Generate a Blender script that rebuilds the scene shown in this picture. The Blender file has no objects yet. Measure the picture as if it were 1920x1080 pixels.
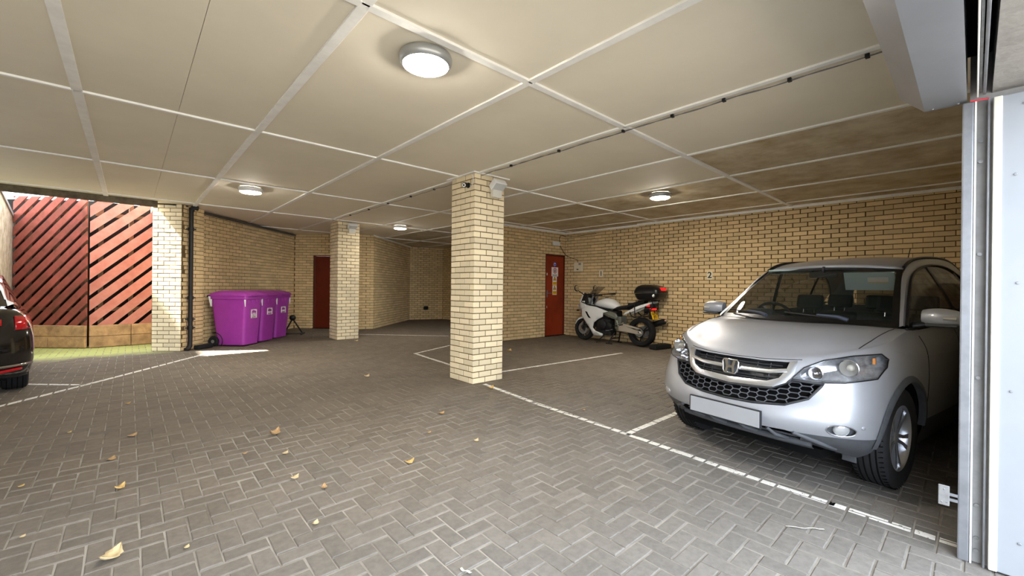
import bpy, bmesh, math, random
import numpy as np
from mathutils import Vector, Matrix
from mathutils.bvhtree import BVHTree
random.seed(7)
SC = bpy.context.scene
COL = SC.collection
# ------------------------------------------------------------------ camera
F = 788.0
EYE = Vector((0, 0, 1.239))
CEIL = 2.70
PITCH, ROLL, YAW = math.radians(-.0776), math.radians(.631), math.radians(42.309)
_f = Vector((0, math.cos(PITCH), math.sin(PITCH)))
_u = Vector((0, -math.sin(PITCH), math.cos(PITCH)))
_r = Vector((1, 0, 0))
_r, _u = _r*math.cos(ROLL)+_u*math.sin(ROLL), _u*math.cos(ROLL)-_r*math.sin(ROLL)
_rot = Matrix.Rotation(-YAW, 3, 'Z')
RT, UP, FW = _rot @ _r, _rot @ _u, _rot @ _f
cam_data = bpy.data.cameras.new('camera')
cam = bpy.data.objects.new('camera', cam_data)
COL.objects.link(cam)
cam_data.sensor_width = 36
cam_data.lens = F/1920*36
cam_data.clip_start = 0.02
cam_data.clip_end = 200
cam.matrix_world = Matrix(((RT.x, UP.x, -FW.x, EYE.x), (RT.y, UP.y, -FW.y, EYE.y), (RT.z, UP.z, -FW.z, EYE.z), (0, 0, 0, 1)))
SC.camera = cam
def project(p):
    d = Vector(p)-EYE
    w = d.dot(FW)
    if w < .05: return None
    return (960+F*d.dot(RT)/w, 540-F*d.dot(UP)/w, w)
# ------------------------------------------------------------------ light
world = bpy.data.worlds.new('sky')
SC.world = world
world.use_nodes = True
wn = world.node_tree
wbg = wn.nodes['Background']
wbg.inputs['Color'].default_value = (.80, .89, 1.0, 1)
wbg.inputs['Strength'].default_value = 2.4
SUN_DIR = Vector((.60, -.35, -1.0)).normalized()
sd = bpy.data.lights.new('sun', 'SUN')
sd.energy = 11.0
sd.angle = math.radians(.6)
sd.color = (1, .95, .86)
sun = bpy.data.objects.new('sun', sd)
COL.objects.link(sun)
sun.rotation_euler = SUN_DIR.to_track_quat('-Z', 'Y').to_euler()
LAMP_STRENGTH = 84.0
LAMP_COLOR = (1.0, .93, .81)
SC.view_settings.view_transform = 'Standard'
SC.view_settings.look = 'None'
SC.view_settings.gamma = 1
SC.view_settings.use_curve_mapping = False
SC.view_settings.exposure = 2.2
# ------------------------------------------------------------------ helpers
def srgb(r, g, b):
    def f(c):
        c /= 255.0
        return c/12.92 if c <= .04045 else ((c+.055)/1.055)**2.4
    return (f(r), f(g), f(b), 1)
MATS = {}
def mat(name, col, rough=.6, metal=0, spec=.5, var=0.0, vscale=8, bump=0.0, bscale=60, coat=0, emit=None, estr=0, alpha=1, trans=0, ior=1.45, detail=4, col2=None, objvar=0.0):
    """procedural principled material: base colour with noise wear, per-object tone and fine bump"""
    m = bpy.data.materials.new(name)
    m.use_nodes = True
    nt = m.node_tree
    N, L = nt.nodes, nt.links
    bs = N['Principled BSDF']
    c = srgb(*col) if max(col) > 1 else (*col, 1)
    bs.inputs['Base Color'].default_value = c
    bs.inputs['Roughness'].default_value = rough
    bs.inputs['Metallic'].default_value = metal
    bs.inputs['Specular IOR Level'].default_value = spec
    bs.inputs['Coat Weight'].default_value = coat
    bs.inputs['Transmission Weight'].default_value = trans
    bs.inputs['IOR'].default_value = ior
    bs.inputs['Alpha'].default_value = alpha
    if emit:
        bs.inputs['Emission Color'].default_value = (*emit[:3], 1)
        bs.inputs['Emission Strength'].default_value = estr
    tc = N.new('ShaderNodeNewGeometry')
    out = None
    if var or col2:
        nz = N.new('ShaderNodeTexNoise')
        nz.inputs['Scale'].default_value = vscale
        nz.inputs['Detail'].default_value = detail
        nz.inputs['Roughness'].default_value = .65
        L.new(tc.outputs['Position'], nz.inputs['Vector'])
        mx = N.new('ShaderNodeMixRGB')
        if col2:
            c2 = srgb(*col2)
        else:
            c2 = (c[0]*(1-var), c[1]*(1-var), c[2]*(1-var), 1)
        mx.inputs['Color1'].default_value = c
        mx.inputs['Color2'].default_value = c2
        rp = N.new('ShaderNodeMapRange')
        rp.inputs['From Min'].default_value = .38
        rp.inputs['From Max'].default_value = .68
        L.new(nz.outputs['Fac'], rp.inputs['Value'])
        L.new(rp.outputs['Result'], mx.inputs['Fac'])
        out = mx.outputs['Color']
    if objvar:
        oi = N.new('ShaderNodeObjectInfo')
        at = N.new('ShaderNodeAttribute')
        at.attribute_name = 'tone'
        ad = N.new('ShaderNodeMath'); ad.operation = 'ADD'
        L.new(oi.outputs['Random'], ad.inputs[0]); L.new(at.outputs['Fac'], ad.inputs[1])
        fr = N.new('ShaderNodeMath'); fr.operation = 'FRACT'
        L.new(ad.outputs[0], fr.inputs[0])
        mr = N.new('ShaderNodeMapRange')
        mr.inputs['To Min'].default_value = 1-objvar
        mr.inputs['To Max'].default_value = 1+objvar*.5
        L.new(fr.outputs[0], mr.inputs['Value'])
        hs = N.new('ShaderNodeHueSaturation')
        L.new(mr.outputs['Result'], hs.inputs['Value'])
        if out: L.new(out, hs.inputs['Color'])
        else: hs.inputs['Color'].default_value = c
        out = hs.outputs['Color']
    if out: L.new(out, bs.inputs['Base Color'])
    if bump:
        nb = N.new('ShaderNodeTexNoise')
        nb.inputs['Scale'].default_value = bscale
        nb.inputs['Detail'].default_value = 5
        L.new(tc.outputs['Position'], nb.inputs['Vector'])
        bp = N.new('ShaderNodeBump')
        bp.inputs['Strength'].default_value = bump
        bp.inputs['Distance'].default_value = .004
        L.new(nb.outputs['Fac'], bp.inputs['Height'])
        L.new(bp.outputs['Normal'], bs.inputs['Normal'])
    MATS[name] = m
    return m
def link(o, parent=None):
    COL.objects.link(o)
    if parent is not None: o.parent = parent
    return o
def tag(o, label=None, cat=None, group=None, kind=None):
    if label: o['label'] = label
    if cat: o['category'] = cat
    if group: o['group'] = group
    if kind: o['kind'] = kind
    return o
def empty(name, loc=(0, 0, 0), rz=0, label=None, cat=None, group=None):
    o = bpy.data.objects.new(name, None)
    o.empty_display_size = .1
    link(o)
    o.location = loc
    o.rotation_euler = (0, 0, rz)
    return tag(o, label, cat, group)
class MB:
    """collects shapes; build() links them as one mesh object"""
    def __init__(s, T=None):
        s.v, s.f, s.T = [], [], T
    def pt(s, p):
        p = Vector(p)
        s.v.append(tuple(s.T @ p) if s.T is not None else tuple(p))
        return len(s.v)-1
    def face(s, ids): s.f.append(tuple(ids))
    def poly(s, pts): s.face([s.pt(p) for p in pts]); return s
    def box(s, a, b):
        (x0, y0, z0), (x1, y1, z1) = a, b
        i = [s.pt(p) for p in ((x0,y0,z0),(x1,y0,z0),(x1,y1,z0),(x0,y1,z0),(x0,y0,z1),(x1,y0,z1),(x1,y1,z1),(x0,y1,z1))]
        for q in ((3,2,1,0),(4,5,6,7),(0,1,5,4),(1,2,6,5),(2,3,7,6),(3,0,4,7)): s.face([i[k] for k in q])
        return s
    def bbox(s, a, b, r=.01):
        """box with chamfered edges"""
        bm = bmesh.new()
        (x0, y0, z0), (x1, y1, z1) = a, b
        bmesh.ops.create_cube(bm, size=1)
        for v in bm.verts: v.co = Vector(((x0+x1)/2+v.co.x*(x1-x0), (y0+y1)/2+v.co.y*(y1-y0), (z0+z1)/2+v.co.z*(z1-z0)))
        r = min(r, abs(x1-x0)*.45, abs(y1-y0)*.45, abs(z1-z0)*.45)
        bmesh.ops.bevel(bm, geom=bm.edges[:], offset=r, segments=2, profile=.6, affect='EDGES')
        return s.bm(bm)
    def bm(s, bm):
        bm.verts.ensure_lookup_table(); bm.verts.index_update()
        base = [s.pt(v.co) for v in bm.verts]
        for f in bm.faces: s.face([base[v.index] for v in f.verts])
        bm.free()
        return s
    def tube(s, pts, r, n=8, cap=True):
        pts = [Vector(p) for p in pts]
        rs = r if isinstance(r, (list, tuple)) else [r]*len(pts)
        rings = []
        up = None
        for k, p in enumerate(pts):
            d = (pts[min(k+1, len(pts)-1)]-pts[max(k-1, 0)]).normalized()
            if up is None:
                up = Vector((0, 0, 1)) if abs(d.z) < .9 else Vector((1, 0, 0))
            a = d.cross(up)
            if a.length < 1e-6: a = d.cross(Vector((0, 1, 0)))
            a.normalize(); b_ = a.cross(d).normalized(); up = b_
            rings.append([s.pt(p+(a*math.cos(t)+b_*math.sin(t))*rs[k]) for t in [2*math.pi*i/n for i in range(n)]])
        for k in range(len(rings)-1):
            for i in range(n): s.face((rings[k][i], rings[k][(i+1) % n], rings[k+1][(i+1) % n], rings[k+1][i]))
        if cap: s.face(rings[0][::-1]); s.face(rings[-1])
        return s
    def lathe(s, prof, c=(0, 0, 0), axis='Z', n=32, cap=True):
        """prof: (radius, height) list"""
        c = Vector(c)
        rings = []
        for r, h in prof:
            ring = []
            for i in range(n):
                t = 2*math.pi*i/n
                x, y = r*math.cos(t), r*math.sin(t)
                q = {'Z': (x, y, h), 'X': (h, x, y), 'Y': (y, h, x)}[axis]
                ring.append(s.pt(c+Vector(q)))
            rings.append(ring)
        for k in range(len(rings)-1):
            for i in range(n): s.face((rings[k][i], rings[k][(i+1) % n], rings[k+1][(i+1) % n], rings[k+1][i]))
        if cap:
            if prof[0][0] > 1e-6: s.face(rings[0][::-1])
            if prof[-1][0] > 1e-6: s.face(rings[-1])
        return s
    def prism(s, poly, h0, h1, plane='XY'):
        """extrude a 2D outline; plane XY -> along z, XZ -> along y, YZ -> along x"""
        def q(p, h): return {'XY': (p[0], p[1], h), 'XZ': (p[0], h, p[1]), 'YZ': (h, p[0], p[1])}[plane]
        a = [s.pt(q(p, h0)) for p in poly]; b_ = [s.pt(q(p, h1)) for p in poly]
        n = len(poly)
        s.face(a[::-1]); s.face(b_)
        for i in range(n): s.face((a[i], a[(i+1) % n], b_[(i+1) % n], b_[i]))
        return s
    def grid(s, rows, closed=False):
        """rows: list of equal-length point lists"""
        ids = [[s.pt(p) for p in r] for r in rows]
        m = len(ids[0])
        for k in range(len(ids)-1):
            for i in range(m if closed else m-1):
                j = (i+1) % m
                s.face((ids[k][i], ids[k][j], ids[k+1][j], ids[k+1][i]))
        return s
    def mesh(s, name, mats, smooth=None, fix=True):
        me = bpy.data.meshes.new(name)
        me.from_pydata(s.v, [], s.f)
        for m_ in (mats if isinstance(mats, (list, tuple)) else [mats]): me.materials.append(m_)
        if fix or smooth is not None:
            bm = bmesh.new(); bm.from_mesh(me)
            if fix:
                bmesh.ops.recalc_face_normals(bm, faces=bm.faces[:])
            bm.to_mesh(me); bm.free()
        if smooth is not None:
            me.shade_smooth()
            if smooth < 180: me.set_sharp_from_angle(angle=math.radians(smooth))
        return me
    def build(s, name, mats, parent=None, smooth=None, fix=True):
        return link(bpy.data.objects.new(name, s.mesh(name, mats, smooth, fix)), parent)
def text_mesh(body, size, name, m, depth=.002, bold=False):
    """flat lettering in the XZ plane facing -y, centred on the origin"""
    cu = bpy.data.curves.new(name, 'FONT')
    cu.body = body; cu.size = size; cu.extrude = depth/2; cu.align_x = 'CENTER'; cu.align_y = 'CENTER'
    if bold: cu.offset = size*.018
    o = bpy.data.objects.new(name, cu)
    COL.objects.link(o)
    dg = bpy.context.evaluated_depsgraph_get()
    me = bpy.data.meshes.new_from_object(o.evaluated_get(dg))
    bpy.data.objects.remove(o); bpy.data.curves.remove(cu)
    me.transform(Matrix.Rotation(math.pi/2, 4, 'X'))
    me.materials.clear(); me.materials.append(m)
    return me
def floor_z(v): return -0.075*min(1, max(0, (4.2-v)/3.2))
# ------------------------------------------------------------------ materials
def brick_mat(name, col, dark):
    m = mat(name, col, rough=.82, spec=.25, bump=.35, bscale=90, var=dark, vscale=1.3, objvar=.16)
    return m
M_BRICK = brick_mat('cream_brick', (222, 195, 148), .10)
M_BRICK_P = brick_mat('daylit_cream_brick', (231, 215, 181), .06)  # paler copy of the cream brick, daylight put into its colour
M_MORTAR = mat('mortar', (112, 91, 62), rough=.95, spec=.1, var=.35, vscale=5, bump=.5, bscale=120)
M_MORTAR_D = mat('dark_mortar', (92, 74, 50), rough=.95, spec=.1, var=.35, vscale=5, bump=.5, bscale=120)
M_CEIL = mat('painted_board', (236, 228, 209), rough=.75, spec=.25, var=.07, vscale=1.1, detail=8)
M_CEIL_D = mat('stained_shaded_board', (216, 205, 180), rough=.8, spec=.2, col2=(176, 156, 122), vscale=2.6, detail=10)  # brown stains plus the shade on the right-hand panels, put into the colour
M_STRIP = mat('painted_strip', (246, 245, 241), rough=.6, spec=.3, var=.10, vscale=7)
M_WHITE = mat('white_paint', (230, 230, 228), rough=.5, var=.06, vscale=6)
M_OFFWHITE = mat('aged_white_plastic', (214, 211, 200), rough=.45, var=.06, vscale=12)
M_BLACK = mat('black_plastic', (22, 22, 23), rough=.45, spec=.4)
M_RUBBER = mat('black_rubber', (30, 30, 31), rough=.8, spec=.25, bump=.2, bscale=150)
M_DARK = mat('dark_void', (12, 12, 12), rough=.9, spec=.1)
M_STEEL = mat('galvanised_steel', (140, 142, 147), rough=.45, metal=.6, var=.18, vscale=14)
M_STEEL_D = mat('weathered_steel', (150, 150, 150), rough=.5, metal=.6, var=.35, vscale=16)
M_GREYBOX = mat('silver_painted_sheet', (160, 164, 172), rough=.36, metal=.45, var=.10, vscale=3)
M_CHROME = mat('chrome', (225, 226, 230), rough=.12, metal=1)
M_SILVERTRIM = mat('silver_trim', (190, 192, 196), rough=.28, metal=.9)
M_CONC = mat('grey_render', (150, 148, 146), rough=.9, var=.22, vscale=9, bump=.6, bscale=40)
M_STONE = mat('pale_stone_render', (196, 188, 168), rough=.95, col2=(150, 138, 112), vscale=6, detail=8, bump=.8, bscale=30)
M_DOOR = mat('red_brown_door', (146, 50, 22), rough=.42, spec=.4, var=.35, vscale=2.2)
M_DOORFR = mat('dark_red_frame', (98, 30, 14), rough=.5, var=.25, vscale=4)
def paver_mat():
    m = mat('grey_block_paver', (120, 116, 111), rough=.85, spec=.25, var=.22, vscale=26, bump=.35, bscale=180, objvar=.13, detail=8)
    nt = m.node_tree; N, L = nt.nodes, nt.links
    bs = N['Principled BSDF']
    src = bs.inputs['Base Color'].links[0].from_socket
    g = N.new('ShaderNodeNewGeometry')
    sx = N.new('ShaderNodeSeparateXYZ'); L.new(g.outputs['Position'], sx.inputs[0])
    # dirt and dimmer light put into the colour: browner away from the entrance
    nz = N.new('ShaderNodeTexNoise'); nz.inputs['Scale'].default_value = .9; nz.inputs['Detail'].default_value = 6
    L.new(g.outputs['Position'], nz.inputs['Vector'])
    a = N.new('ShaderNodeMath'); a.operation = 'MULTIPLY_ADD'
    L.new(nz.outputs['Fac'], a.inputs[0]); a.inputs[1].default_value = 2.5; L.new(sx.outputs['Y'], a.inputs[2])
    r = N.new('ShaderNodeMapRange'); r.inputs['From Min'].default_value = 2.2; r.inputs['From Max'].default_value = 5.5
    r.inputs['To Max'].default_value = .85
    L.new(a.outputs[0], r.inputs['Value'])
    mx = N.new('ShaderNodeMixRGB'); mx.blend_type = 'MULTIPLY'
    mx.inputs['Color2'].default_value = (.86, .74, .60, 1)
    L.new(r.outputs['Result'], mx.inputs['Fac']); L.new(src, mx.inputs['Color1'])
    # moss in the open yard
    nm = N.new('ShaderNodeTexNoise'); nm.inputs['Scale'].default_value = 2.2; nm.inputs['Detail'].default_value = 7
    L.new(g.outputs['Position'], nm.inputs['Vector'])
    b = N.new('ShaderNodeMath'); b.operation = 'MULTIPLY_ADD'
    L.new(nm.outputs['Fac'], b.inputs[0]); b.inputs[1].default_value = .9; L.new(sx.outputs['Y'], b.inputs[2])
    r2 = N.new('ShaderNodeMapRange'); r2.inputs['From Min'].default_value = 10.2; r2.inputs['From Max'].default_value = 10.7
    r2.inputs['To Max'].default_value = .8
    L.new(b.outputs[0], r2.inputs['Value'])
    lt = N.new('ShaderNodeMath'); lt.operation = 'LESS_THAN'; L.new(sx.outputs['X'], lt.inputs[0]); lt.inputs[1].default_value = .6
    ml = N.new('ShaderNodeMath'); ml.operation = 'MULTIPLY'; L.new(r2.outputs['Result'], ml.inputs[0]); L.new(lt.outputs[0], ml.inputs[1])
    mx2 = N.new('ShaderNodeMixRGB'); mx2.inputs['Color2'].default_value = srgb(170, 176, 104)
    L.new(ml.outputs[0], mx2.inputs['Fac']); L.new(mx.outputs['Color'], mx2.inputs['Color1'])
    L.new(mx2.outputs['Color'], bs.inputs['Base Color'])
    return m
M_PAVER = paver_mat()
M_SAND = mat('joint_sand', (154, 149, 141), rough=.95, spec=.1, col2=(108, 101, 92), vscale=2.0, bump=.6, bscale=200)
def paint_mat():
    m = mat('worn_road_paint', (226, 224, 218), rough=.8, spec=.2, var=.12, vscale=30)
    nt = m.node_tree; N, L = nt.nodes, nt.links
    g = N.new('ShaderNodeNewGeometry'); nz = N.new('ShaderNodeTexNoise')
    nz.inputs['Scale'].default_value = 55; nz.inputs['Detail'].default_value = 8
    L.new(g.outputs['Position'], nz.inputs['Vector'])
    r = N.new('ShaderNodeMapRange'); r.inputs['From Min'].default_value = .30; r.inputs['From Max'].default_value = .40
    L.new(nz.outputs['Fac'], r.inputs['Value']); L.new(r.outputs['Result'], N['Principled BSDF'].inputs['Alpha'])
    return m
M_PAINT = paint_mat()
# ------------------------------------------------------------------ floor
def make_floor():
    U0, U1, V0, V1 = -3.2, 9.4, -1.6, 14.2
    us = [-9, U0, U1, 14]
    vs = [-14, V0, -.2, 1.0, 4.2, V1, 18]
    b = MB()
    b.grid([[(uu, vv, floor_z(vv)-.0042) for uu in us] for vv in vs])
    fl = b.build('floor', M_SAND)
    tag(fl, kind='structure')
    a = .0955
    items = []
    nx, ny = int((U1-U0)/a), int((V1-V0)/a)
    for i in range(nx):
        for j in range(ny):
            k = (i-j) % 4
            if k == 0: items.append((U0+i*a, V0+j*a, 2*a, a))
            elif k == 3: items.append((U0+i*a, V0+j*a, a, 2*a))
    def area(it):
        cx, cy = it[0]+it[2]/2, it[1]+it[3]/2
        p = project((cx, cy, floor_z(cy)))
        if not p or not (-40 < p[0] < 1800 and 0 < p[1] < 1075): return 0
        return 1/p[2]
    order = sorted(range(len(items)), key=lambda q: -area(items[q]))
    chosen = set(order[:300])
    g = .0036
    def one(b_, x0, y0, x1, y1, z):
        c = .0045
        lo = [(x0, y0), (x1, y0), (x1, y1), (x0, y1)]
        hi = [(x0+c, y0+c), (x1-c, y0+c), (x1-c, y1-c), (x0+c, y1-c)]
        A = [b_.pt((*p, z-.016)) for p in lo]; B = [b_.pt((*p, z-.0035)) for p in lo]; C_ = [b_.pt((*p, z)) for p in hi]
        for q in range(4):
            r = (q+1) % 4
            b_.face((A[q], A[r], B[r], B[q])); b_.face((B[q], B[r], C_[r], C_[q]))
        b_.face(C_)
    meshes = {}
    for w, h in ((2*a, a), (a, 2*a)):
        t = MB(); one(t, -w/2+g, -h/2+g, w/2-g, h/2-g, 0)
        meshes[(w, h)] = t.mesh('paver', M_PAVER, fix=False)
    rest = MB(); tone = []
    for q, (x, y, w, h) in enumerate(items):
        cx, cy = x+w/2, y+h/2
        dz = random.uniform(-.0018, .0018)
        if q in chosen:
            o = bpy.data.objects.new('paver', meshes[(w, h)])
            o.location = (cx, cy, floor_z(cy)+dz)
            o.rotation_euler = (random.gauss(0, .004), random.gauss(0, .004), random.gauss(0, .006))
            link(o, fl)
        else:
            n0 = len(rest.f)
            one(rest, x+g, y+g, x+w-g, y+h-g, floor_z(cy)+dz)
            tone += [random.random()]*(len(rest.f)-n0)
    o = rest.build('paving', M_PAVER, fl, fix=False)
    at = o.data.attributes.new('tone', 'FLOAT', 'FACE')
    at.data.foreach_set('value', tone)
    tag(o, kind='stuff')
    return items
PAVERS = make_floor()
def clip_poly(poly, x0, y0, x1, y1):
    def cut(P, f):
        out = []
        for i in range(len(P)):
            p, q = P[i], P[(i+1) % len(P)]
            a, b = f(p), f(q)
            if a >= 0: out.append(p)
            if (a >= 0) != (b >= 0):
                t = a/(a-b); out.append((p[0]+(q[0]-p[0])*t, p[1]+(q[1]-p[1])*t))
        return out
    for f in (lambda p: p[0]-x0, lambda p: x1-p[0], lambda p: p[1]-y0, lambda p: y1-p[1]):
        if len(poly) < 3: return []
        poly = cut(poly, f)
    return poly if len(poly) >= 3 else []
def parking_line(pts, w, label):
    """paint laid on the tops of the pavers, broken at each joint"""
    b = MB()
    for (ax, ay), (bx, by) in zip(pts[:-1], pts[1:]):
        d = Vector((bx-ax, by-ay)); n = Vector((-d.y, d.x)).normalized()*w/2; e = d.normalized()*w*.3
        quad = [(ax-e.x+n.x, ay-e.y+n.y), (ax-e.x-n.x, ay-e.y-n.y), (bx+e.x-n.x, by+e.y-n.y), (bx+e.x+n.x, by+e.y+n.y)]
        X0, X1 = min(p[0] for p in quad), max(p[0] for p in quad); Y0, Y1 = min(p[1] for p in quad), max(p[1] for p in quad)
        for (x, y, pw, ph) in PAVERS:
            if x > X1 or x+pw < X0 or y > Y1 or y+ph < Y0: continue
            c = clip_poly(quad, x+.008, y+.008, x+pw-.008, y+ph-.008)
            if c:
                zz = floor_z(y+ph/2)+.0028
                top = [b.pt((p[0], p[1], zz)) for p in c]; bot = [b.pt((p[0], p[1], zz-.002)) for p in c]
                b.face(top)
                for q in range(len(c)): b.face((top[q], bot[q], bot[(q+1) % len(c)], top[(q+1) % len(c)]))
    o = b.build('parking_line', M_PAINT)
    tag(o, label, 'road marking', 'white bay markings on the paving')
parking_line([(3.36, 4.18), (3.29, 3.24), (3.27, 2.04), (3.21, .58), (3.18, -.02)], .055, 'long white line from the big brick pillar past the nose of the silver car')
parking_line([(3.30, 2.06), (7.2, 2.10)], .055, 'short white bay line running under the front of the silver car')
parking_line([(3.80, 4.66), (7.0, 4.54)], .055, 'white bay line from the big pillar towards the motorbike')
parking_line([(-1.35, 5.98), (-.39, 7.23), (1.12, 9.32)], .06, 'long white line from the black car towards the purple bins')
parking_line([(-1.5, 8.25), (-.46, 7.30)], .055, 'white bay line ending beside the wheel of the black car')
parking_line([(3.77, 5.59), (3.90, 6.92), (4.99, 7.42), (5.9, 7.2)], .055, 'angled white outline left of the big brick pillar')
parking_line([(4.35, 10.51), (5.93, 8.89)], .05, 'white bay line across the mouth of the dark recess')
# ------------------------------------------------------------------ brickwork
COURSE = .075
BRICK_MESH = {}
def brick_mesh(L, m, d=.05, h=COURSE-.010):
    key = (round(L, 3), m.name, d)
    if key not in BRICK_MESH:
        bm = bmesh.new(); bmesh.ops.create_cube(bm, size=1)
        for v in bm.verts: v.co = Vector((v.co.x*L, v.co.y*d, v.co.z*h))
        front = [e for e in bm.edges if all(v.co.y < 0 for v in e.verts)]
        bmesh.ops.bevel(bm, geom=front, offset=.0035, segments=1, affect='EDGES')
        t = MB(); t.bm(bm)
        BRICK_MESH[key] = t.mesh('brick', m, fix=False)
    return BRICK_MESH[key]
def brick_wall(name, p0, p1, normal_left=True, openings=(), z0=0, z1=CEIL, pitch=.215, thick=.12, mb=None, mm=None, phase=0, limit=300, parent=None):
    """mortar core with every brick laid on it; p0->p1 along the face, face looks to the left (or right) of that direction"""
    mb = mb or M_BRICK; mm = mm or M_MORTAR
    p0, p1 = Vector((*p0, 0)), Vector((*p1, 0))
    d = (p1-p0); Ln = d.length; d.normalize()
    n = Vector((-d.y, d.x, 0)) if normal_left else Vector((d.y, -d.x, 0))
    # local frame: x along face, -y outwards
    T = Matrix(((d.x, -n.x, 0, p0.x), (d.y, -n.y, 0, p0.y), (0, 0, 1, 0), (0, 0, 0, 1)))
    core = MB(T)
    segs = [(0, Ln, z0-.1, z1)]
    for (a, b_, c, e) in openings:
        new = []
        for (s0, s1, q0, q1) in segs:
            if b_ <= s0 or a >= s1: new.append((s0, s1, q0, q1)); continue
            if a > s0: new.append((s0, a, q0, q1))
            if b_ < s1: new.append((b_, s1, q0, q1))
            if e < q1: new.append((max(a, s0), min(b_, s1), e, q1))
            if c > q0: new.append((max(a, s0), min(b_, s1), q0, c))
        segs = new
    for s0, s1, q0, q1 in segs: core.box((s0, .006, q0), (s1, thick, q1))
    w = core.build(name, mm)
    tag(w, kind='structure')
    bricks = []
    rows = int(math.ceil((z1-z0)/COURSE))
    for k in range(rows):
        za = z0+k*COURSE
        x = -(pitch*.5 if k % 2 else 0)-phase
        while x < Ln:
            pieces = [(max(x, 0), min(x+pitch, Ln))]
            zc = za+COURSE/2
            for (a, b_, c, e) in openings:
                if c < zc < e:
                    new = []
                    for (s0, s1) in pieces:
                        if b_ <= s0 or a >= s1: new.append((s0, s1)); continue
                        if a > s0: new.append((s0, a))
                        if b_ < s1: new.append((b_, s1))
                    pieces = new
            for s0, s1 in pieces:
                L = s1-s0-.010
                if L > .025:
                    bricks.append(((s0+s1)/2, za+COURSE/2, round(L, 2)))
            x += pitch
    def score(bk):
        c = T @ Vector((bk[0], 0, bk[1]))
        p = project(c)
        if not p or not (-20 < p[0] < 1812 and -20 < p[1] < 1100): return 0
        return bk[2]/p[2]
    order = sorted(range(len(bricks)), key=lambda q: -score(bricks[q]))
    chosen = set(order[:limit])
    rest = MB(); tone = []
    ang = math.atan2(d.y, d.x)
    for q, (x, zc, L) in enumerate(bricks):
        h = COURSE-.010
        if zc+h/2 > z1: continue
        me = brick_mesh(L, mb)
        off = random.uniform(-.0018, .0018)
        R = Matrix.Translation(T @ Vector((x, .025+off, zc))) @ Matrix.Rotation(ang, 4, 'Z') @ (Matrix.Identity(4) if not normal_left else Matrix.Rotation(math.pi, 4, 'Z'))
        if q in chosen:
            o = bpy.data.objects.new('brick', me)
            o.matrix_world = R
            link(o, w)
        else:
            base = len(rest.v)
            for v in me.vertices: rest.v.append(tuple(R @ v.co))
            for f in me.polygons:
                rest.f.append(tuple(base+i for i in f.vertices))
            tone += [random.random()]*len(me.polygons)
    if rest.f:
        o = rest.build('brickwork', mb, w, fix=False)
        at = o.data.attributes.new('tone', 'FLOAT', 'FACE'); at.data.foreach_set('value', tone)
        tag(o, kind='stuff')
    return w
def brick_pillar(x0, y0, x1, y1, label, mb, mm):
    """pinwheel-bonded square pillar: two stretchers and one header per face and course"""
    e = empty('brick_pillar', ((x0+x1)/2, (y0+y1)/2, 0), 0, label, 'pillar', 'brick pillars holding up the ceiling'); tag(e, kind='thing')
    w, d = x1-x0, y1-y0
    MB().box((-w/2+.006, -d/2+.006, -.1), (w/2-.006, d/2-.006, CEIL)).build('mortar_core', mm, e)
    hd = .1*min(w, d)/.5
    for k in range(int(CEIL/COURSE)):
        zc = k*COURSE+COURSE/2
        for side in range(4):
            L = w if side % 2 == 0 else d
            off = (d if side % 2 == 0 else w)/2
            sl = (L-hd)/2
            start = -L/2 if k % 2 == 0 else -L/2+hd
            for q in range(2):
                c = start+sl*(q+.5)
                # the bricks at the corner show their header on the next face
                Lb = round(sl-.010, 3)
                me = brick_mesh(Lb, mb, d=hd-.004)
                ang = side*math.pi/2
                pos = Matrix.Rotation(ang, 4, 'Z') @ Vector((c, -off+(hd-.004)/2+random.uniform(-.0015, .0015), zc))
                o = bpy.data.objects.new('brick', me)
                o.matrix_local = Matrix.Translation(pos) @ Matrix.Rotation(ang, 4, 'Z')
                link(o, e)
    return e
brick_pillar(3.23, 4.27, 3.73, 4.79, 'tall pale brick pillar standing alone in the middle of the garage', M_BRICK_P, M_MORTAR)
brick_pillar(3.49, 9.72, 3.99, 10.22, 'smaller looking brick pillar farther back, in front of the left red door', M_BRICK_P, M_MORTAR)
brick_wall('wall_right', (8.45, -.9), (8.45, 5.07), True, mb=M_BRICK, mm=M_MORTAR_D, z0=-.075)
brick_wall('wall_right_recess', (8.55, 5.07), (8.55, 7.56), True, mb=M_BRICK, mm=M_MORTAR_D, phase=.1)
brick_wall('wall_back', (8.55, 7.30), (5.75, 7.30), True, openings=[(-.10, .76, 0, 2.11)], mb=M_BRICK)
brick_wall('wall_back_end', (5.75, 7.30), (5.75, 8.2), True, mb=M_BRICK, limit=0)
brick_wall('wall_left', (3.50, 13.15), (.93, 10.28), True, mb=M_BRICK)
brick_wall('wall_left_door', (4.95, 11.84), (3.50, 13.15), True, openings=[(.55, 1.41, 0, 2.13)], mb=M_BRICK)
brick_wall('wall_recess_end', (5.20, 11.62), (4.80, 11.74), True, mb=M_BRICK)
brick_wall('wall_recess_left', (7.66, 14.02), (5.20, 11.62), True, mb=M_BRICK)
brick_wall('wall_recess_back', (8.88, 13.70), (7.66, 14.02), True, mb=M_BRICK)
brick_wall('wall_recess_right', (8.88, 7.9), (8.88, 13.72), True, mb=M_BRICK)
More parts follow.
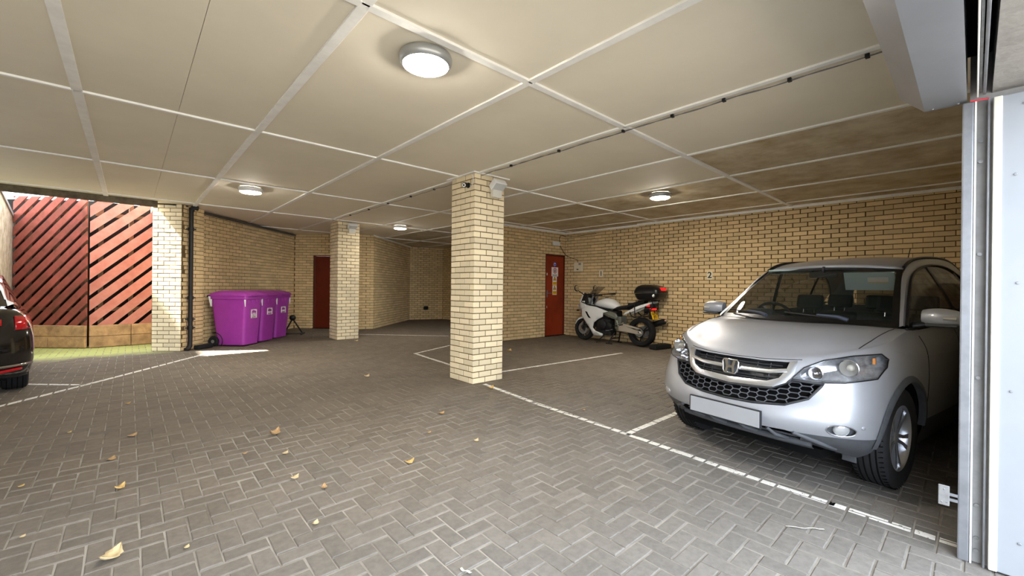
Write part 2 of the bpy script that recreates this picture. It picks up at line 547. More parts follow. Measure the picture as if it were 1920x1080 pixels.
# pier at the left end of the diagonal wall
PA, PB, PC_ = (.30, 10.12), (.70, 9.78), (.93, 10.06)
brick_wall('wall_pier_front', PB, PA, True, mb=M_BRICK_P, pitch=.21)
brick_wall('wall_pier_side', (1.08, 10.21), (.703, 9.784), True, mb=M_BRICK)
brick_wall('wall_pier_outer', (.325, 10.148), (.75, 10.62), True, mb=M_BRICK, limit=0)
tag(MB().prism([(.31, 10.12), (.70, 9.80), (1.05, 10.2), (.9, 10.45), (.74, 10.58)], -.1, CEIL).build('wall_pier_core', M_MORTAR), kind='structure')
K_ = Vector((3.50, 13.15))
tag(MB().prism([(3.50, 13.16), (3.80, 13.08), (3.80, 13.5), (3.2, 13.5), (3.2, 13.08)], -.1, CEIL).build('wall_corner_fill', M_MORTAR), kind='structure')
# walls the photograph does not look at, closing the garage on the left and behind
tag(MB().box((-3.4, -.5, -.1), (-3.2, 9.8, CEIL)).build('wall_left_near', M_STONE), kind='structure')
# ------------------------------------------------------------------ ceiling
def make_ceiling():
    b = MB()
    b.box((-3.4, -.06, CEIL+.012), (9.2, 9.80, CEIL+.25))
    b.box((.32, 9.80, CEIL+.012), (9.2, 14.3, CEIL+.25))
    ce = b.build('ceiling', M_CEIL); tag(ce, kind='structure')
    gu = [.89+1.194*i for i in range(-4, 8)]
    gv = [2.13+2.451*j for j in range(-1, 6)]
    regs = [(-3.2, .0, 8.56, 9.74), (.32, 9.74, 9.1, 14.2)]
    for i in range(len(gu)-1):
        for j in range(len(gv)-1):
            for (a0, b0, a1, b1) in regs:
                x0, x1, y0, y1 = max(gu[i], a0), min(gu[i+1], a1), max(gv[j], b0), min(gv[j+1], b1)
                if x1-x0 < .06 or y1-y0 < .06: continue
                halves = [(x0, x1)]
                if -.4 < gu[i] < 0: halves = [(x0, x0+.60), (x0+.60, x1)]
                for h0, h1 in halves:
                    dz = random.uniform(0, .002)
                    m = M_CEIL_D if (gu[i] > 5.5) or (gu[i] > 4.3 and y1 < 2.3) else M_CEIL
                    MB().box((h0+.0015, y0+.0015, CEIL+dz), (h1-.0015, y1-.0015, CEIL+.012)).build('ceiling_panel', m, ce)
    wA = {-1: .062, 0: .060, 1: .055, 2: .045}
    for i in range(-3, 7):
        x = .89+1.194*i
        w = wA.get(i, .042)
        for (a0, b0, a1, b1) in regs:
            if a0 < x < a1:
                for j in range(len(gv)-1):
                    y0, y1 = max(gv[j], b0), min(gv[j+1], b1)
                    if y1-y0 < .1: continue
                    s = random.uniform(-.003, .003)
                    MB().bbox((x-w/2+s, y0-.02, CEIL-.014), (x+w/2+s, y1-.001, CEIL+.001), .003).build('cover_strip', M_STRIP, ce)
    for j in range(0, 6):
        y = 2.13+2.451*j
        w = .055 if j == 0 else .034
        for (a0, b0, a1, b1) in regs:
            if b0 < y < b1:
                for i in range(len(gu)-1):
                    x0, x1 = max(gu[i], a0), min(gu[i+1], a1)
                    if x1-x0 < .1: continue
                    s = random.uniform(-.003, .003)
                    MB().bbox((x0+.02, y-w/2+s, CEIL-.016), (x1-.02, y+w/2+s, CEIL+.001), .003).build('cover_strip', M_STRIP, ce)
    return ce
make_ceiling()
def bar(name, a, b_, w, h, m, kind=None, parent=None, bev=.004):
    """rectangular bar between two points, w across, h high"""
    a, b_ = Vector(a), Vector(b_); d = b_-a; L = d.length; d.normalize()
    up = Vector((0, 0, 1)) if abs(d.z) < .95 else Vector((0, 1, 0))
    s = up.cross(d).normalized(); t = d.cross(s)
    T = Matrix(((d.x, s.x, t.x, a.x), (d.y, s.y, t.y, a.y), (d.z, s.z, t.z, a.z), (0, 0, 0, 1)))
    o = MB(T).bbox((0, -w/2, -h/2), (L, w/2, h/2), bev).build(name, m, parent)
    if kind: tag(o, kind=kind)
    return o
bar('trim_1', (8.43, -.05, CEIL-.022), (8.43, 5.10, CEIL-.022), .035, .045, M_STRIP, 'structure')
bar('trim_2', (8.53, 5.07, CEIL-.022), (8.53, 7.3, CEIL-.022), .035, .045, M_STRIP, 'structure')
bar('trim_3', (5.75, 7.28, CEIL-.022), (8.55, 7.28, CEIL-.022), .035, .045, M_STRIP, 'structure')
bar('trim_4', (-3.2, 9.775, CEIL-.05), (.36, 9.775, CEIL-.05), .07, .115, mat('weathered_beam', (112, 100, 82), rough=.9, var=.5, vscale=9, bump=.5, bscale=50), 'structure')
bar('trim_5', (5.16, 11.58, CEIL-.015), (7.66, 13.98, CEIL-.015), .03, .03, M_STRIP, 'structure')
# added unseen mass above the garage to keep sun and sky off it
b = MB(); b.box((-3.4, -.45, CEIL+.25), (9.6, 9.80, 4.6)); b.box((.32, 9.80, CEIL+.25), (9.6, 14.5, 4.6)); tag(b.build('wall_upper_blocker', M_CONC), kind='structure')
tag(MB().box((-6.6, 11.0, -.1), (-6.0, 17, 11.6)).build('wall_sun_blocker', M_STONE), kind='structure')  # added unseen wall, sized to cut the sun off the yard
# ------------------------------------------------------------------ doors
def door(name, p0, p1, h, handle_side, m=M_DOOR):
    """p0->p1 left to right as seen from inside the garage"""
    p0, p1 = Vector((*p0, 0)), Vector((*p1, 0)); d = (p1-p0).normalized(); W = (p1-p0).length
    n = Vector((d.y, -d.x, 0))
    T = Matrix(((d.x, -n.x, 0, p0.x), (d.y, -n.y, 0, p0.y), (0, 0, 1, 0), (0, 0, 0, 1)))
    f = MB(T)
    f.box((0, .02, 0), (.035, .11, h)); f.box((W-.035, .02, 0), (W, .11, h)); f.box((.035, .02, h-.04), (W-.035, .11, h))
    fr = f.build(name, M_DOORFR); tag(fr, kind='structure')
    MB(T).bbox((.038, .035, .012), (W-.038, .078, h-.043), .004).build('door_leaf', m, fr)
    if handle_side:
        x = .085
        hp = MB(T).bbox((x-.02, .022, 1.0), (x+.02, .036, 1.18), .004).build('handle_plate', M_STEEL, fr)
        MB(T).tube([(x, .03, 1.1), (x, -.015, 1.1), (x+.02, -.02, 1.1), (x+.115, -.02, 1.1)], .009, 8).build('lever', M_STEEL, hp, smooth=40)
        MB(T).bbox((x-.02, .03, 1.56), (x+.012, .04, 1.62), .003).build('lock_plate', M_OFFWHITE, fr)
        MB(T).bbox((x-.01, .03, .72), (x+.005, .04, .78), .003).build('lock_plate', M_OFFWHITE, fr)
    MB(T).box((-.02, -.03, -.02), (W+.02, .10, .012)).build('threshold', M_DARK, fr)
    return fr, T
D1, T1 = door('door_1', (7.80, 7.30), (8.55, 7.30), 2.10, True)
dv = Vector((3.50-4.95, 13.15-11.84)).normalized()
a_ = Vector((4.95, 11.84))+dv*1.40; b2_ = Vector((4.95, 11.84))+dv*.56
D2, T2 = door('door_2', a_, b2_, 2.12, False, mat('dark_red_door', (104, 34, 12), rough=.4, spec=.4, var=.3, vscale=2.2))
# stickers on the right-hand door
M_SIGNW = mat('sign_white', (235, 235, 232), rough=.35); M_SIGNY = mat('sign_yellow', (240, 190, 20), rough=.35)
M_SIGNR = mat('sign_red', (200, 30, 40), rough=.35); M_SIGNB = mat('sign_blue', (40, 60, 190), rough=.35); M_INK = mat('ink_black', (18, 18, 18), rough=.5)
def disc(b_, cx, cz, r, y0, y1, n=24, ri=None):
    if ri is None:
        b_.prism([(cx+r*math.cos(2*math.pi*i/n), cz+r*math.sin(2*math.pi*i/n)) for i in range(n)], y0, y1, 'XZ')
    else:
        for i in range(n):
            t0, t1 = 2*math.pi*i/n, 2*math.pi*(i+1)/n
            b_.prism([(cx+ri*math.cos(t0), cz+ri*math.sin(t0)), (cx+r*math.cos(t0), cz+r*math.sin(t0)), (cx+r*math.cos(t1), cz+r*math.sin(t1)), (cx+ri*math.cos(t1), cz+ri*math.sin(t1))], y0, y1, 'XZ')
    return b_
def door_signs():
    x = .375
    s = disc(MB(T1), x, 1.85, .055, .030, .036).build('round_sticker', M_SIGNW, D1); tag(s, 'blue and white round sticker')
    disc(MB(T1), x, 1.85, .054, .028, .030, 24, .036).build('ring', M_SIGNB, s)
    MB(T1).prism([(x-.034, 1.862), (x+.034, 1.862), (x+.012, 1.82), (x-.012, 1.82)], .027, .030, 'XZ').build('symbol', M_SIGNB, s)
    s = MB(T1).box((x-.125, .031, 1.54), (x+.125, .036, 1.775)).build('prohibition_sign', M_SIGNW, D1); tag(s, 'white notice with a red prohibition ring')
    disc(MB(T1), x, 1.685, .072, .028, .031, 24, .054).build('ring', M_SIGNR, s)
    b_ = MB(T1); disc(b_, x, 1.715, .014, .028, .031, 12); b_.prism([(x-.02, 1.70), (x+.02, 1.70), (x+.014, 1.645), (x-.014, 1.645)], .028, .031, 'XZ'); b_.build('figure', M_INK, s)
    b_ = MB(T1)
    for r in range(2):
        for q in range(7): b_.box((x-.095+q*.027, .029, 1.575-r*.024), (x-.095+q*.027+.019, .031, 1.588-r*.024))
    b_.build('lettering', M_INK, s)
    for k, z1 in enumerate((1.535, 1.295)):
        s = MB(T1).box((x-.085, .031, z1-.235), (x+.075, .036, z1)).build('warning_sign', M_SIGNW, D1); tag(s, 'yellow triangle warning notice')
        xc = x-.005
        def tri(r, y0, y1): return MB(T1).prism([(xc-r*.95, z1-.065-r*.55), (xc+r*.95, z1-.065-r*.55), (xc, z1-.065+r*1.05)], y0, y1, 'XZ')
        t = tri(.068, .0295, .031).build('triangle', M_INK, s); tri(.048, .0285, .0295).build('triangle_centre', M_SIGNY, s)
        MB(T1).prism([(xc+.008, z1-.045), (xc-.014, z1-.075), (xc-.002, z1-.075), (xc-.008, z1-.098), (xc+.014, z1-.066), (xc+.002, z1-.066)], .0275, .0285, 'XZ').build('bolt', M_INK, s)
        p = MB(T1).box((x-.078, .0285, z1-.225), (x+.068, .031, z1-.135)).build('text_panel', M_SIGNY, s)
        b_ = MB(T1)
        for r in range(2):
            for q in range(5): b_.box((x-.06+q*.024, .0275, z1-.168-r*.028), (x-.06+q*.024+.016, .0285, z1-.156-r*.028))
        b_.build('lettering', M_INK, s)
door_signs()
# ------------------------------------------------------------------ shutter doorway on the right
tag(MB().box((3.06, -.45, -.2), (3.40, .02, CEIL+.25)).build('wall_right_jamb', M_CONC), kind='structure')
tag(MB().box((3.40, -.9, -.2), (8.5, -.1, CEIL+.25)).build('wall_entrance', M_STONE), kind='structure')
tag(MB().box((-3.3, -.45, 2.20), (3.06, -.052, CEIL+.25)).build('trim_6', M_CONC), kind='structure')
tag(MB().box((-3.4, -.45, -.2), (-2.6, .02, CEIL)).build('wall_left_jamb', M_CONC), kind='structure')
def make_jamb():
    zb = floor_z(0)
    e = empty('shutter_guide', (3.05, 0, zb), 0, 'tall steel guide rail of the roller shutter on the right edge', 'guide rail')
    h = 2.17-zb
    MB().bbox((-.02, .005, 0), (.03, .045, h), .006).build('inner_channel', M_STEEL, e)
    MB().bbox((-.022, -.003, 0), (-.004, .004, h), .002).build('guide_lip', M_WHITE, e)
    MB().box((.012, -.038, 0), (.03, .004, h)).build('slot_back', M_STEEL_D, e)
    MB().bbox((-.03, -.046, 0), (-.012, -.038, h), .002).build('guide_edge', M_STEEL, e)
    for z in (.06, .12, .28, .9, 1.5, 1.95, 2.05):
        MB().lathe([(.0085, .006), (.0085, .012), (.004, .014)], (0, 0, 0), 'X', 12).build('bolt', M_STEEL_D, e, smooth=40).location = (-.004, -.018, z)
    return e
make_jamb()
def make_panel():
    zb = floor_z(0)
    p = empty('jamb_panel', (3.02, -.05, zb), 0, 'white sheet metal panel with screws covering the right jamb', 'panel')
    MB().bbox((-.012, -.36, .01), (.03, -.004, 2.235), .004).build('sheet', mat('white_coated_sheet', (142, 146, 152), rough=.5, var=.07, vscale=2), p)
    MB().bbox((-.020, -.034, .01), (-.006, -.006, 2.235), .004).build('edge_flange', M_OFFWHITE, p)
    for (y, z) in ((-.10, .17), (-.07, .86), (-.085, 1.36), (-.075, 1.86), (-.10, 2.18), (-.2, .5), (-.2, 1.6)):
        MB().lathe([(.006, -.0165), (.0045, -.018), (.001, -.018)], (0, 0, 0), 'X', 10).build('screw', M_STEEL, p).location = (0, y, z)
make_panel()
def make_shutter():
    e = empty('roller_shutter_box', (3.07, .03, 2.18), 0, 'grey folded metal roller shutter box along the top right', 'shutter box')
    prof = [(0, 0), (.15, 0), (.245, .095), (.245, .36), (.15, .455), (0, .455)]
    n = len(prof)
    b = MB()
    rows = [[(x, y, z) for (y, z) in prof] for x in (-6.2, -3, 0)]
    b.grid(rows, closed=True)
    ids = [b.pt((0, y, z)) for (y, z) in prof]; b.face(ids)
    b.build('casing', M_GREYBOX, e)
    MB().prism([(y, z) for (y, z) in prof], 0, .004, 'YZ').build('end_plate', M_GREYBOX, e)
    for y in (.03, .12): MB().lathe([(.006, 0), (.004, -.004), (.001, -.004)], (-.02, y, 0), 'Z', 10).build('screw', M_STEEL, e)
    c = empty('shutter_curtain', (0, -.012, 2.19), 0, 'rolled up shutter curtain edges showing in the dark slot', 'shutter')
    MB().box((-3.1, -.006, .01), (3.02, .002, .25)).build('lath', M_STEEL_D, c)
    MB().bbox((-3.1, -.020, -.004), (3.02, -.010, .02), .003).build('bottom_rail', M_STEEL, c)
    MB().bbox((-3.1, .004, -.010), (3.02, .010, .02), .002).build('seal_strip', M_WHITE, c)
    tag(MB().box((-3.1, -.05, 2.40), (3.06, .03, 2.44)).build('trim_7', M_DARK), kind='structure')
    t = bpy.data.objects.new('cable_tie', MB().tube([(0, -.03, 0), (0, .03, .004)], .004, 6).mesh('cable_tie', mat('red_plastic', (210, 60, 70), rough=.5)))
    link(t); t.location = (3.02, -.012, 2.165)
    tag(t, 'thin red tie at the top of the shutter guide', 'cable tie')
make_shutter()
def make_latch():
    e = empty('latch_bracket', (3.03, .05, .22), 0, 'small steel latch plate on the foot of the shutter guide', 'bracket')
    MB().bbox((-.012, .022, -.045), (-.006, .062, .055), .004).build('plate', M_STEEL_D, e)
    for y, z in ((.042, .035), (.032, -.028), (.05, -.03)): MB().lathe([(.005, -.012), (.003, -.015), (.001, -.015)], (0, y, z), 'X', 10).build('rivet', M_CHROME, e)
    for z in (-.012, .014): MB().box((-.008, -.006, z-.007), (-.002, .024, z+.007)).build('arm', M_STEEL, e)
make_latch()
# ------------------------------------------------------------------ lamps
def lamp_mat(k):
    m = mat('lamp_diffuser', (255, 250, 240), rough=.4, emit=LAMP_COLOR, estr=LAMP_STRENGTH*k)
    return m
M_LAMP = lamp_mat(1)
def ceiling_lamp(x, y, r, rim, label, lm=None):
    e = empty('ceiling_lamp', (x, y, CEIL), 0, label, 'lamp', 'round bulkhead lamps on the ceiling')
    MB().lathe([(r*.80, 0), (r*.96, -.012), (r, -.03), (r*.985, -.05), (r*.93, -.066), (r*.86, -.072), (r*.84, -.066)], (0, 0, 0), 'Z', 48, cap=False).build('rim', rim, e, smooth=50)
    MB().lathe([(r*.85, -.066), (r*.83, -.075), (r*.74, -.083), (r*.5, -.089), (0.001, -.091)], (0, 0, 0), 'Z', 48, cap=False).build('diffuser', lm or M_LAMP, e, smooth=60)
    MB().lathe([(r*.78, 0), (r*.78, -.03)], (0, 0, 0), 'Z', 32).build('base_plate', M_WHITE, e)
M_RIM = mat('satin_grey_rim', (168, 170, 170), rough=.35, metal=.5)
ceiling_lamp(1.37, 2.335, .165, M_RIM, 'large silver rimmed round ceiling lamp near the top of the picture')
ceiling_lamp(1.34, 7.35, .165, M_WHITE, 'white round ceiling lamp above the purple bins')
ceiling_lamp(4.82, 9.33, .165, M_WHITE, 'small looking ceiling lamp deep in the garage by the recess', lamp_mat(.5))
ceiling_lamp(5.97, 3.23, .165, M_RIM, 'silver rimmed ceiling lamp above the silver car bay')
# ------------------------------------------------------------------ cables, clips and conduit on the ceiling
def cable(name, pts, r, m, label, cat='cable'):
    o = MB().tube(pts, r, 6).build(name, m, smooth=60)
    return tag(o, label, cat)
def sag(x, y0, y1, z, n, amp, step):
    out = []
    for i in range(n+1):
        t = i/n; y = y0+(y1-y0)*t
        out.append((x+.006*math.sin(y*9), y, z-amp*abs(math.sin(math.pi*(y-y0)/step))))
    return out
cable('ceiling_cable', sag(3.328, .36, 9.6, CEIL-.020, 120, .010, .45), .0032, mat('dark_grey_cable', (112, 112, 114), rough=.5), 'black cable clipped along the ceiling strip above the big pillar')
cable('ceiling_cable', sag(3.340, .30, 4.2, CEIL-.016, 60, .008, .42), .003, mat('grey_cable', (120, 120, 122), rough=.5), 'grey cable beside the black ceiling cable near the shutter box')
CLIPS = ['where the ceiling cables splay next to the shutter box', 'second along the ceiling cable from the shutter box', 'third along the ceiling cable from the shutter box', 'fourth along the ceiling cable from the shutter box', 'where the ceiling cable crosses the long white strip', 'first past the strip crossing towards the big pillar', 'last on the ceiling cable before the big pillar', 'first on the ceiling cable behind the big pillar', 'second on the ceiling cable behind the big pillar', 'third on the ceiling cable behind the big pillar', 'second from the far pillar on the ceiling cable', 'nearest the far pillar on the ceiling cable']
for q, y in enumerate((.45, .86, 1.29, 1.70, 2.17, 2.95, 3.70, 5.4, 6.1, 6.9, 7.7, 8.6)):
    o = MB().bbox((-.016, -.012, -.024), (.016, .012, .0), .004).build('cable_clip', M_BLACK)
    o.location = (3.332, y, CEIL-.008)
    tag(o, ('black cable clip %s' % CLIPS[q]), 'cable clip', 'black clips along the ceiling cable')
o = MB().tube([(3.49, 13.055, CEIL-.045), (1.02, 10.295, CEIL-.045)], .026, 10).build('conduit', mat('dark_grey_pipe', (88, 84, 78), rough=.6, var=.3, vscale=6), smooth=60)
tag(o, 'dark grey pipe along the top of the diagonal left wall', 'pipe')
# ------------------------------------------------------------------ things on the pillars
def floodlight(x, y, z, label):
    e = empty('floodlight', (x, y, z), 0, label, 'floodlight', 'white floodlights on the pillars')
    MB().bbox((-.075, -.075, -.155), (.075, -.02, -.02), .008).build('gear_box', M_OFFWHITE, e)
    T = Matrix.Translation((0, -.085, .0)) @ Matrix.Rotation(math.radians(-38), 4, 'X')
    MB(T).bbox((-.10, -.065, -.035), (.10, .065, .045), .012).build('head', M_WHITE, e)
    MB(T).box((-.088, -.055, -.040), (.088, .055, -.033)).build('lens', mat('floodlight_glass', (190, 192, 190), rough=.15), e)
    MB().bbox((-.02, -.025, -.05), (.02, .012, .03), .004).build('bracket', M_STEEL, e)
floodlight(3.53, 4.25, 2.56, 'white floodlight at the top of the big central pillar')
floodlight(3.78, 9.70, 2.60, 'white floodlight at the top of the far pillar')
def cctv():
    e = empty('security_camera', (3.23, 4.40, 2.55), 0, 'small black security camera on the left face of the big pillar', 'camera')
    MB().lathe([(.035, 0), (.035, -.012), (.02, -.02)], (0, 0, 0), 'X', 20).build('mount', M_BLACK, e, smooth=40)
    d = Vector((-.75, -.55, -.25)).normalized()
    MB().tube([(-.015, 0, 0), (-.04, -.005, 0)], .012, 8).build('stem', M_BLACK, e, smooth=40)
    a = Vector((-.03, .02, .005))
    b = MB(); b.tube([a, a+d*.015, a+d*.075, a+d*.08], [.024, .032, .032, .028], 16); b.build('body', M_BLACK, e, smooth=40)
    MB().tube([a+d*.078, a+d*.094], [.024, .022], 16).build('lens_ring', M_WHITE, e, smooth=40)
    MB().tube([a+d*.094, a+d*.0955], .012, 12).build('lens', M_DARK, e)
    MB().tube([(-.006, -.05, .15), (-.008, -.10, .10), (-.008, -.105, .03), (-.006, -.08, -.02), (-.006, -.03, .0)], .004, 6).build('lead', M_WHITE, e, smooth=60)
cctv()
for k, (x0, y0, x1, y1, lb) in enumerate(((3.18, 4.22, 3.78, 4.255, 'thin white board edge along the front top of the big pillar'), (3.18, 4.255, 3.215, 4.84, 'thin white board edge along the left top of the big pillar'))):
    tag(MB().bbox((x0, y0, CEIL-.018), (x1, y1, CEIL-.001), .003).build('trim_%d' % (8+k), M_STRIP), kind='structure')
# ------------------------------------------------------------------ back wall and right wall fittings
o = MB().bbox((8.03, 7.265, 2.335), (8.30, 7.30, 2.44), .008).build('junction_box', M_WHITE); tag(o, 'white junction box on the wall above the right red door', 'junction box')
def meter():
    e = empty('meter_box', (8.55, 6.82, 1.78), 0, 'cream plastic box on the wall between door and motorbike', 'meter box')
    MB().bbox((-.085, -.13, -.115), (-.008, .13, .115), .018).build('housing', mat('cream_plastic', (214, 204, 178), rough=.45), e)
    MB().bbox((-.090, -.03, -.075), (-.084, .03, -.05), .002).build('badge', M_BLACK, e)
    MB().bbox((-.088, -.11, .05), (-.082, -.03, .10), .004).build('stain_cover', M_STEEL_D, e)
    MB().bbox((-.03, .128, -.11), (-.006, .137, .10), .003).build('side_cover', M_BLACK, e)
meter()
cable('wall_cable', [(8.30, 7.27, 2.34), (8.42, 7.275, 2.2), (8.52, 7.26, 2.1), (8.535, 7.15, 2.05), (8.535, 7.0, 2.0), (8.52, 6.88, 1.97), (8.50, 6.84, 1.90)], .007, M_BLACK, 'black cable drooping from the junction box to the cream box')
cable('wall_cable', [(8.28, 7.27, 2.42), (8.27, 7.275, 2.52), (8.31, 7.275, 2.60), (8.42, 7.275, 2.61), (8.52, 7.26, 2.59), (8.535, 6.9, 2.58), (8.535, 6.3, 2.60)], .007, M_BLACK, 'black cable looping above the junction box into the corner')
def number_sign(ch, u, y, z, label):
    e = empty('bay_number', (u, y, z), 0, label, 'sign')
    MB().bbox((-.006, -.055, -.085), (0, .055, .085), .002).build('plate', mat('number_plate_cream', (224, 214, 190), rough=.5), e)
    me = text_mesh(ch, .165, 'digit', M_INK, .003, True)
    d = bpy.data.objects.new('digit', me); link(d, e)
    d.rotation_euler = (0, 0, -math.pi/2); d.location = (-.0075, 0, 0)
number_sign('1', 8.548, 6.15, 1.60, 'small plate with the number 1 above the motorbike')
number_sign('2', 8.448, 3.50, 1.52, 'small plate with the number 2 beside the silver car')
o = MB().bbox((-.28, -.10, 0), (.24, .08, .10), .03).build('parking_block', M_RUBBER); o.location = (8.15, 4.36, .001); o.rotation_euler = (0, 0, math.radians(-8)); tag(o, 'black rubber block on the floor behind the motorbike', 'wheel stop')
o = MB().bbox((-.17, -.06, 0), (.17, .06, .085), .025).build('parking_block', M_RUBBER); o.location = (1.06, 9.93, .001); o.rotation_euler = (0, 0, math.radians(42)); tag(o, 'black rubber block on the floor between drainpipe and bins', 'wheel stop')
o = MB().bbox((8.15, 13.82, .36), (8.33, 13.87, .50), .02).build('wall_vent', M_BLACK); o.rotation_euler = (0, 0, 0); tag(o, 'small black vent low on the dark recess wall', 'vent')
# ------------------------------------------------------------------ drainpipe
def drainpipe():
    x, y = .845, 9.84
    e = empty('drainpipe', (x, y, 0), 0, 'black cast iron drainpipe on the corner of the left brick pier', 'drainpipe')
    M = mat('cast_iron', (30, 28, 26), rough=.55, var=.3, vscale=12)
    MB().tube([(0, 0, .14), (0, 0, 2.66)], .036, 14).build('pipe', M, e, smooth=50)
    for z in (.42, .58, .98, 2.26):
        c = MB().lathe([(.037, -.03), (.048, -.03), (.048, .03), (.037, .03)], (0, 0, z), 'Z', 16).build('collar', M, e, smooth=40)
        MB().bbox((-.075, -.012, z-.012), (.075, .02, z+.012), .004).build('ear', M, c)
    MB().tube([(.10, .02, 2.66), (.03, 0, 2.665), (0, 0, 2.60)], .045, 14).build('top_bend', M, e, smooth=50)
    MB().tube([(0, 0, .16), (-.005, -.01, .08), (-.03, -.03, .035), (-.07, -.06, .02)], [.036, .04, .042, .040], 14).build('shoe', M, e, smooth=50)
drainpipe()
cable('pier_pipe', [(.80, 9.86, CEIL-.02), (.52, 9.86, CEIL-.018), (.33, 9.98, CEIL-.018)], .012, M_BLACK, 'thin black pipe across the top of the left brick pier', 'pipe')
# ------------------------------------------------------------------ yard: stone wall, fence
wv = MB(); wv.prism([(10.6, -.1), (10.6, 2.95), (12.75, 2.32), (12.75, -.1)], -1.95, -1.64, 'YZ'); tag(wv.build('wall_yard', M_STONE), kind='structure')
wv = MB(); wv.prism([(10.55, 2.96), (10.55, 3.02), (12.4, 2.46), (12.4, 2.40)], -1.98, -1.62, 'YZ'); tag(wv.build('trim_10', M_CONC), kind='structure')
M_FENCE = mat('red_stained_board', (170, 92, 80), rough=.72, spec=.3, col2=(132, 78, 64), vscale=5, bump=.4, bscale=45, objvar=.20, detail=8)
M_FENCE2 = mat('sunlit_red_board', (198, 134, 122), rough=.75, spec=.3, col2=(180, 110, 98), vscale=5, bump=.4, bscale=45, objvar=.16, detail=8)  # pinker copy of the fence red with the bright sunlight coloured in
M_TIMBER = mat('weathered_sleeper', (206, 168, 124), rough=.85, col2=(160, 128, 94), vscale=7, bump=.5, bscale=40, objvar=.18)
M_RAIL = mat('dark_rail', (104, 86, 68), rough=.85, var=.3, vscale=6)  # darkened so the shaded gaps between boards stay dark
def fence(p0, p1, z0, z1, board, gap, m, label):
    p0, p1 = Vector((*p0, 0)), Vector((*p1, 0)); d = (p1-p0).normalized(); W = (p1-p0).length
    n = Vector((d.y, -d.x, 0))
    e = empty('wooden_fence', p0, math.atan2(d.y, d.x), label, 'fence', 'red board fences around the yard')
    step = (board+gap)*math.sqrt(2)
    def clip(poly): return clip_poly(poly, 0.004, z0, W-.004, z1)
    s = -(z1-z0)-.13
    while s < W:
        # board leaning at 45 degrees, its lower edge meets z0 at s
        hb = board*math.sqrt(2)
        poly = [(s, z0), (s+hb, z0), (s+hb+(z1-z0), z1), (s+(z1-z0), z1)]
        c = clip(poly)
        if c:
            cx = sum(p[0] for p in c)/len(c); cz = sum(p[1] for p in c)/len(c)
            o = MB().prism([(p[0]-cx, p[1]-cz) for p in c], -.011, .011, 'XZ').build('board', m, e)
            o.location = (cx, -.011+random.uniform(-.002, .002), cz)
        s += step
    for x in (.16, W*.5, W-.16): MB().box((x-.035, .066, 0), (x+.035, .13, z1-.03)).build('post', M_RAIL, e)
    for z in (z0+.30, z1-.3): MB().box((.08, .03, z-.035), (W-.08, .065, z+.035)).build('rail', M_RAIL, e)
    for k in range(2):
        for q in range(2):
            MB().bbox((q*W/2+.003, -.05, .01+k*.212), ((q+1)*W/2-.003, .0, .01+k*.212+.206), .008).build('gravel_board', M_TIMBER, e)
tag(MB().prism([(-1.95, 12.75), (-.5, 11.62), (.8, 11.75), (.8, 11.95), (-.4, 11.85), (-1.9, 13.0)], -.1, 2.845).build('wall_gap_backing', mat('dark_gap_backing', (26, 22, 18), rough=.95, var=.4, vscale=6)), kind='structure')  # added dark backing that supplies the darkness in the fence gaps
fence((-1.62, 12.22), (-.585, 11.29), .43, 2.86, .116, .054, M_FENCE, 'left fence panel of dark red diagonal boards above two timber sleepers')
fence((-.565, 11.292), (.62, 11.40), .43, 2.86, .152, .058, M_FENCE2, 'right fence panel of sunlit pink red diagonal boards beside the brick pier')
